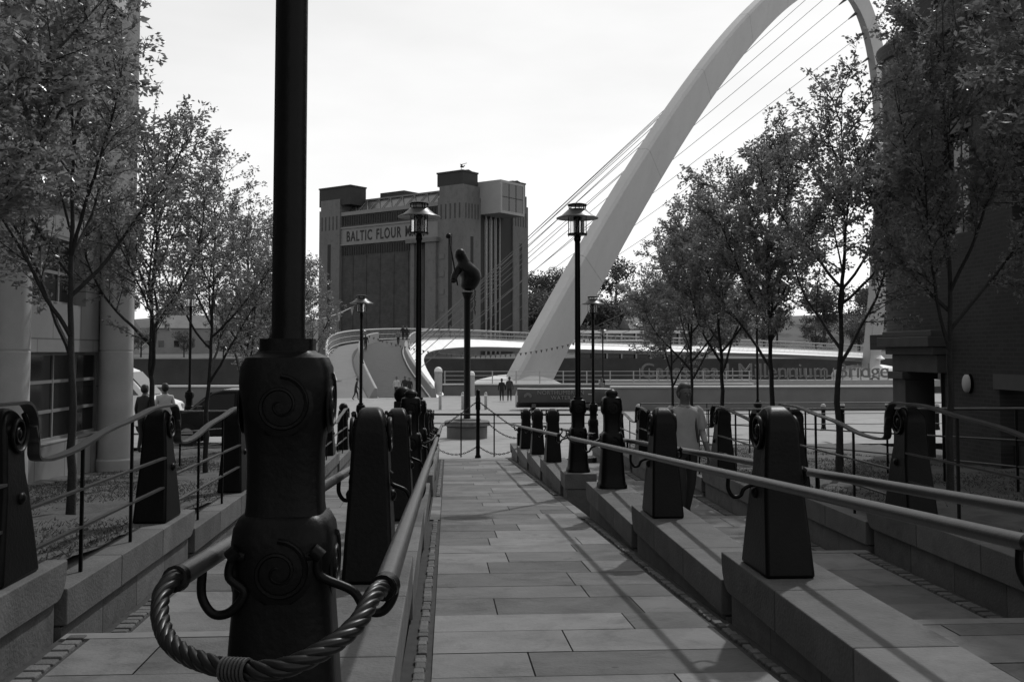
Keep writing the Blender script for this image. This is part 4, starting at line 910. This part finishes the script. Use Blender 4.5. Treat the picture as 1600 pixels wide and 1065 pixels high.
# ------------------------------------------------------------------ boat on the quay with white lettering
x0, x1 = xat(808, 61), xat(948, 61); BL = x1 - x0
bt = empty('display_boat', ((x0 + x1) / 2, 61.4, ground_z(6, 61) + .12)); bt.rotation_euler = (R(-14), 0, 0); tag(bt, 'dark wooden boat with pale lettering on its hull, resting on the quay', 'boat')
secs_o, secs_i = [], []
for i in range(17):
    q = i / 16; x = -BL / 2 + BL * q * 1.12; hw = .95 * (1 - max(0, (q - .45) / .55) ** 2.2) * (0.86 + .14 * min(1, q * 3)) + .015; sh = .86 + .10 * (2 * q - 1) ** 2 + .12 * q; kl = .02 + .35 * max(0, (q - .75) / .25) ** 2
    def pr(s_): return [(x, -hw * s_, sh), (x, -hw * .98 * s_, sh * .65 + kl * .3), (x, -hw * .8 * s_, kl + .16), (x, 0, kl), (x, hw * .8 * s_, kl + .16), (x, hw * .98 * s_, sh * .65 + kl * .3), (x, hw * s_, sh)]
    secs_o.append(pr(1)); secs_i.append([(a, b * .95, c + (.05 if j in (2, 3, 4) else 0)) for j, (a, b, c) in enumerate(pr(1))])
m = MB(); m.sweep([o_ + i_[::-1] for o_, i_ in zip(secs_o, secs_i)]); m.build('hull', mat('hull_paint', .035, .4, .15, 3), bt, smooth=40)
m = MB()
for s_ in (0, 6): m.tube([Vector(q[s_]) + Vector((0, 0, .02)) for q in secs_o], .035, 6)
m.build('gunwale', M_white, bt, smooth=40)
m = MB(); m.box(-BL / 2 - .03, -BL / 2 + .03, -.8, .8, .2, .9); m.build('transom', M_grey, bt)
for q in (.25, .5, .72): x = -BL / 2 + BL * q * 1.12; m = MB(); m.box(x - .12, x + .12, -.82, .82, .62, .67); m.build('thwart', M_grey, bt)
M_let = mat('hull_letter', .13, .6, .1, 4); HM = Matrix(((1, 0, 0, 0), (0, 0, -1, 0), (0, 1, 0, 0), (0, 0, 0, 1)))
textmesh('lettering', 'NORTHUMBRIAN', M_let, bt, Matrix.Translation((-BL / 2 + 1.15, -.99, .60)) @ HM, .34, .02, 1.05); textmesh('lettering', 'WATER', M_let, bt, Matrix.Translation((-BL / 2 + 1.95, -.975, .30)) @ HM, .32, .03, 1.1)
m = MB()
for rr in (.2, .14, .08): m.tube([(-BL / 2 + .6 + rr * math.cos(R(a)), -.97, .52 + .8 * rr * math.sin(R(a))) for a in range(-40, 230, 18)], .018, 5)
m.build('emblem', M_let, bt)
m = MB()
for x in (-1.7, 1.5): m.box(x - .12, x + .12, -.7, .7, -.12, .1)
m.build('chock', M_dark, bt)

# ------------------------------------------------------------------ vehicles on the left street
def wheel(par, x, y, z, r, w):
    wv = MB(); wv.tube([(x, y - w / 2, z), (x, y + w / 2, z)], r, 20); ww = wv.build('wheel', mat('tyre', .012, .9), par, smooth=40)
    wv = MB(); wv.tube([(x, y - w / 2 - .012, z), (x, y + w / 2 + .012, z)], r * .6, 14); wv.build('rim', M_grey, ww, smooth=40)
def vehicle(name, lab, cat, loc, rz, prof, glassp, W, body, wheels, tumble=.82):
    r_ = empty(name, loc, rz); tag(r_, lab, cat); hz = max(p[1] for p in prof)
    def wd(z): return W / 2 * (1 if z < hz * .55 else 1 - (1 - tumble) * (z - hz * .55) / (hz * .45))
    m = MB(); m.prism(prof, lambda u, z: (u, -wd(z), z), lambda u, z: (u, wd(z), z)); m.build('body', body, r_, bevel=.05, smooth=40)
    for gp in glassp:
        for s_ in (-1, 1):
            m = MB(); m.prism(gp, lambda u, z: (u, s_ * (wd(z) - .02), z), lambda u, z: (u, s_ * (wd(z) + .012), z)); m.build('side_window', M_glass, r_)
    return r_, wd
cz = ground_z(-6, 30.3)
prof = [(-2.25, .25), (-2.3, .55), (-2.2, .85), (-1.35, 1.0), (-.75, 1.5), (-.45, 1.58), (1.6, 1.58), (1.95, 1.5), (2.2, 1.0), (2.25, .3)]
car, wd = vehicle('estate_car', 'dark estate car parked beyond the left planting bed, nose to the left', 'car', (-5.9, 30.6, cz), 0, prof, [[(-1.15, 1.02), (-.7, 1.44), (-.1, 1.46), (-.1, 1.02)], [(.0, 1.02), (.0, 1.46), (.95, 1.46), (.95, 1.02)], [(1.05, 1.02), (1.05, 1.46), (1.6, 1.44), (1.95, 1.02)]], 1.75, mat('car_paint_dark', .008, .25, .05, 2, spec=.3), None)
m = MB(); m.prism([(-1.33, 1.03), (-.78, 1.48), (-.76, 1.50), (-1.31, 1.05)], lambda u, z: (u - .01, -.72, z + .012), lambda u, z: (u - .01, .72, z + .012)); m.build('windscreen', M_glass, car)
for x in (-1.4, 1.4):
    for y in (-.75, .75): wheel(car, x, y, .32, .32, .22)
for y in (-.6, .6): m = MB(); m.box(-2.32, -2.24, y - .16, y + .16, .62, .76); m.build('headlight', M_white, car, bevel=.02)
for y in (-.93, .93): m = MB(); m.box(-1.1, -.95, y - .06, y + .06, 1.02, 1.14); m.build('mirror', M_dark, car, bevel=.02)
vprof = [(-3.0, .3), (-3.0, 2.2), (-2.9, 2.3), (.55, 2.3), (.95, 2.15), (1.75, 1.3), (2.5, 1.05), (2.62, .7), (2.6, .3)]
van, wd = vehicle('delivery_van', 'white delivery van half hidden behind the round stone column', 'van', (xat(275, 40) - 2.6, 40, ground_z(-11, 40)), 0, vprof, [[(.3, 1.35), (.3, 1.95), (.9, 1.95), (1.45, 1.35)]], 1.95, mat('van_paint', .7, .3, .04, 2), None, .9)
m = MB(); m.prism([(1.0, 2.08), (1.72, 1.33), (1.75, 1.35), (1.03, 2.1)], lambda u, z: (u + .012, -.85, z + .012), lambda u, z: (u + .012, .85, z + .012)); m.build('windscreen', M_glass, van)
van.scale = (1.06, 1.06, 1.1)
for x in (-1.9, 1.7):
    for y in (-.85, .85): wheel(van, x, y, .34, .34, .22)
for y in (-.7, .7): m = MB(); m.box(2.48, 2.58, y - .15, y + .15, .8, 1.0); m.build('headlight', M_grey, van, bevel=.02)

# ------------------------------------------------------------------ people
M_skin = mat('skin', .10, .6, .1, 8); TONES = {}
def cloth(v): return mat('cloth_%d' % int(v * 1000), v, .9, .15, 6)
M_hair = mat('hair', .012, .6, .3, 20)
def person(loc, rz, label, h=1.75, top=.1, leg=.02, sleeve=.62, walk=.0, lean=0.0, detail=False, bag=False, hair=.012):
    root = empty('person', loc, rz); tag(root, label, 'person', None)
    w = walk; Vs = [(0, 0, .97), (0, -.01 - lean * .3, 1.15), (0, .0 - lean * .6, 1.36), (0, -.01 - lean, 1.47), (0, -.02 - lean, 1.53), (0, -.042 - lean, 1.60), (0, -.035 - lean, 1.665), (0, -.025 - lean, 1.72)]
    E_ = [(0, 1), (1, 2), (2, 3), (3, 4), (4, 5), (5, 6), (6, 7)]; Rr = [(.155, .11), (.145, .105), (.165, .115), (.075, .075), (.06, .062), (.078, .09), (.088, .1), (.07, .08)]
    hands = []
    for s_ in (-1, 1):
        sw = w * s_; b = len(Vs)
        Vs += [(s_ * .178, 0 - lean * .8, 1.405), (s_ * .245, .02 - sw * .12 - lean * .6, 1.13), (s_ * .255, -.05 - sw * .3 - lean * .5, .90), (s_ * .25, -.07 - sw * .34 - lean * .5, .83)]
        E_ += [(2, b), (b, b + 1), (b + 1, b + 2), (b + 2, b + 3)]; Rr += [.062, .046, .034, (.022, .036)]; hands.append(b + 3)
        f_ = w * s_; b2 = len(Vs)
        Vs += [(s_ * .095, 0, .86), (s_ * .1, -.04 + f_ * .2 - .02, .50), (s_ * .105, f_ * .42 + .02, .09 + max(0, f_) * .06), (s_ * .115, f_ * .42 - .13, .045)]
        E_ += [(0, b2), (b2, b2 + 1), (b2 + 1, b2 + 2), (b2 + 2, b2 + 3)]; Rr += [.095, .066, .044, (.045, .03)]
        if detail:
            hx, hy, hz = Vs[b + 3]
            for j, (dy, ln) in enumerate(((-.033, .075), (-.012, .085), (.010, .08), (.03, .062))):
                c = len(Vs); Vs += [(hx + s_ * .002, hy + dy, hz - .045), (hx - s_ * .006, hy + dy * 1.1, hz - .045 - ln * .55), (hx - s_ * .022, hy + dy * 1.1 + .004, hz - .045 - ln)]; E_ += [(b + 3, c), (c, c + 1), (c + 1, c + 2)]; Rr += [.0105, .0088, .0075]
            c = len(Vs); Vs += [(hx - s_ * .012, hy - .05, hz - .01), (hx - s_ * .022, hy - .068, hz - .045)]; E_ += [(b + 3, c), (c, c + 1)]; Rr += [.0115, .009]
    k = h / 1.77; Vs = [(a * k, b * k, c * k) for a, b, c in Vs]; Rr = [tuple(x * k for x in r_) if isinstance(r_, tuple) else r_ * k for r_ in Rr]
    def mf(c):
        z = c.z / k; ax = abs(c.x) / k
        if z < .1: return 3
        if z > 1.485: return 0
        if ax > .185 and z < 1.45: return 1 if z > sleeve + .5 else 0
        return 1 if z > .93 else 2
    o = skin_object('body', Vs, E_, Rr, [M_skin, cloth(top), cloth(leg), M_dark], mf, root, 2)
    hd = MB(); hm = MB(); cy = -.033 - lean
    hm.ball((0, (cy + .022) * k, 1.70 * k), .1 * k, 16, (.86, 1.0, .78)); hm.ball((0, (cy + .045) * k, 1.65 * k), .098 * k, 16, (1.0, .9, 1.15)); hm.build('hair', mat('hair_%d' % int(hair * 1000), hair, .6, .3, 20), root, smooth=60)
    if detail:
        f = MB(); f.ball((0, (cy - .098) * k, 1.612 * k), .017 * k, 10, (.8, 1.2, 1.5)); f.build('nose', M_skin, root, smooth=60)
        for s_ in (-1, 1):
            e = MB(); e.ball((s_ * .031 * k, (cy - .083) * k, 1.643 * k), .0125 * k, 10, (1.2, .6, .7)); e.build('eye', M_dark, root, smooth=60)
            e = MB(); e.ball((s_ * .083 * k, (cy + .012) * k, 1.625 * k), .03 * k, 10, (.35, .7, 1.15)); e.build('ear', M_skin, root, smooth=60)
        f = MB(); f.ball((0, (cy - .087) * k, 1.572 * k), .024 * k, 10, (1.1, .35, .22)); f.build('mouth', mat('lip', .09, .6), root, smooth=60)
    if detail:      # loose t-shirt over the body: torso, sleeves and a ribbed collar
        rs = random.Random(3); f = MB(); secs = []
        for z, rx, ry in ((.90, .196, .142), (.93, .198, .145), (1.0, .192, .138), (1.08, .188, .134), (1.16, .192, .136), (1.24, .2, .14), (1.32, .206, .14), (1.39, .198, .128), (1.435, .15, .105), (1.465, .09, .085)):
            secs.append([((rx + rs.gauss(0, .004)) * math.cos(R(15 * q)) * k, ((ry + rs.gauss(0, .005)) * math.sin(R(15 * q)) - .008) * k, (z + (.012 * math.sin(q * 1.7) if z < .95 else 0)) * k) for q in range(24)])
        f.sweep(secs, cap=False)
        f.build('t_shirt', cloth(top), root, smooth=60, recalc=True)
        for s_ in (-1, 1):
            sw = w * s_; f = MB(); f.tube([Vector(p) * k for p in ((s_ * .15, 0, 1.425), (s_ * .19, .005, 1.39), (s_ * .215, .01 - sw * .06, 1.29), (s_ * .238, .018 - sw * .1, 1.17))], [.07 * k, .083 * k, .08 * k, .074 * k], 14); f.build('sleeve', cloth(top), root, smooth=60)
        f = MB(); f.tube([(.078 * math.cos(R(a)) * k, (-.012 + .078 * math.sin(R(a))) * k, (1.468 + .012 * math.sin(R(a))) * k) for a in range(0, 361, 20)], .012 * k, 8); f.build('collar', cloth(top * .6), root, smooth=60)
    if bag:
        f = MB(); f.tube([(.09 * k, .1, 1.05), (.1 * k, .12, 1.35), (.105 * k, .02, 1.455), (.1 * k, -.10, 1.38), (.11 * k, -.135, 1.2), (.14 * k, -.10, 1.02)], .016, 8); f.build('bag_strap', M_dark, root, smooth=60)
    return root
person((xat(1068, 13.3), 13.3, tread_z(2)), R(12), 'man in a grey t-shirt walking up the right steps with a shoulder bag strap', 1.78, .30, .02, .52, .35, 0, True, True, .035)
PL = [(784, 76, 180, 'person in black standing on the left of the couple before the arch base', 1.68, .012, .012, .1), (796, 76, 175, 'person in a dark top standing on the right of the couple before the arch base', 1.82, .03, .015, .1),
      (556, 79, 100, 'person in dark clothes leaning forward at the foot of the bridge wall', 1.7, .012, .012, .5), (620, 82, 10, 'person in a white top and dark trousers at the bridge entrance', 1.72, .4, .012, .4),
      (633, 81, 20, 'person in dark clothes at the bridge entrance, between a white top and a dark coat', 1.78, .02, .015, .4), (640, 80.5, -10, 'person in a dark coat at the bridge entrance beside the lamp', 1.7, .014, .012, .4),
      (940, 70, 30, 'person in a light shirt standing on the quay behind the right lamp', 1.75, .12, .02, .1)]
for (px, Y, rz, lab, h, tp_, lg, wk) in PL:
    x = xat(px, Y); person((x, Y, ground_z(x, Y)), R(rz), lab, h, tp_, lg, .3, wk, .12 if 'leaning' in lab else 0)
DPL = [(27, 0, 'dark clothed person at the crest of the bridge walkway, leftmost', .014), (25, 1.2, 'dark clothed person at the crest of the bridge walkway, rightmost', .02), (19, 1.4, 'light clothed person coming down the bridge walkway', .14), (15, -1.6, 'person in black beside the dividing wall of the bridge', .012),
       (33, 1.5, 'person in dark clothes on the bridge deck left of the statue', .015), (34, 2.0, 'person in grey clothes on the bridge deck left of the statue', .06)]
for (i, off, lab, tp_) in DPL:
    p = dsec(i, [(off, .05)])[0]; person(p, R(20), lab, 1.74, tp_, .015, .3, .4)
for (px, Y, rz, lab, tp_) in ((227, 26.5, 160, 'person in a dark jacket standing in front of the white van', .025), (259, 27.5, 200, 'person in a white shirt behind a tree trunk near the van', .5)):
    x = xat(px, Y); person((x, Y, bed_z(26.5) - .05), R(rz), lab, 1.72, tp_, .02, .3, .1)

# ------------------------------------------------------------------ bunting
def bunting(p, q, sag, n, size, lab, vals):
    p, q = Vector(p), Vector(q); r_ = empty('bunting', p); tag(r_, lab, 'bunting'); pts = [(q - p) * (i / 24) - Vector((0, 0, sag * 4 * (i / 24) * (1 - i / 24))) for i in range(25)]
    m = MB(); m.tube(pts, .008 if size > .2 else .014, 5); m.build('string', M_grey, r_)
    for j in range(n):
        f = (j + .5) / n; c = (q - p) * f - Vector((0, 0, sag * 4 * f * (1 - f))); d = (q - p).normalized() * size * .5
        m = MB(); m.prism([(-1, 0), (1, 0), (.08, -1.5), (-.08, -1.5)], lambda u, z: tuple(c + d * u + Vector((0, .004, z * size * .75))), lambda u, z: tuple(c + d * u + Vector((0, -.004, z * size * .75)))); m.build('pennant', vals[j % len(vals)], r_)
bunting(at(560, 474, 30), at(452, 503, 27), .15, 5, .2, 'string of pale pennants from the far left lamp to the trees', [mat('flag_pale', .4, .8), M_grey])
bunting(at(567, 520, 91.5), at(934, 524, 80), 1.75, 48, .22, 'long string of dark pennants hanging across the arch foot', [M_dark, M_dark, mat('flag_mid', .1, .8)])
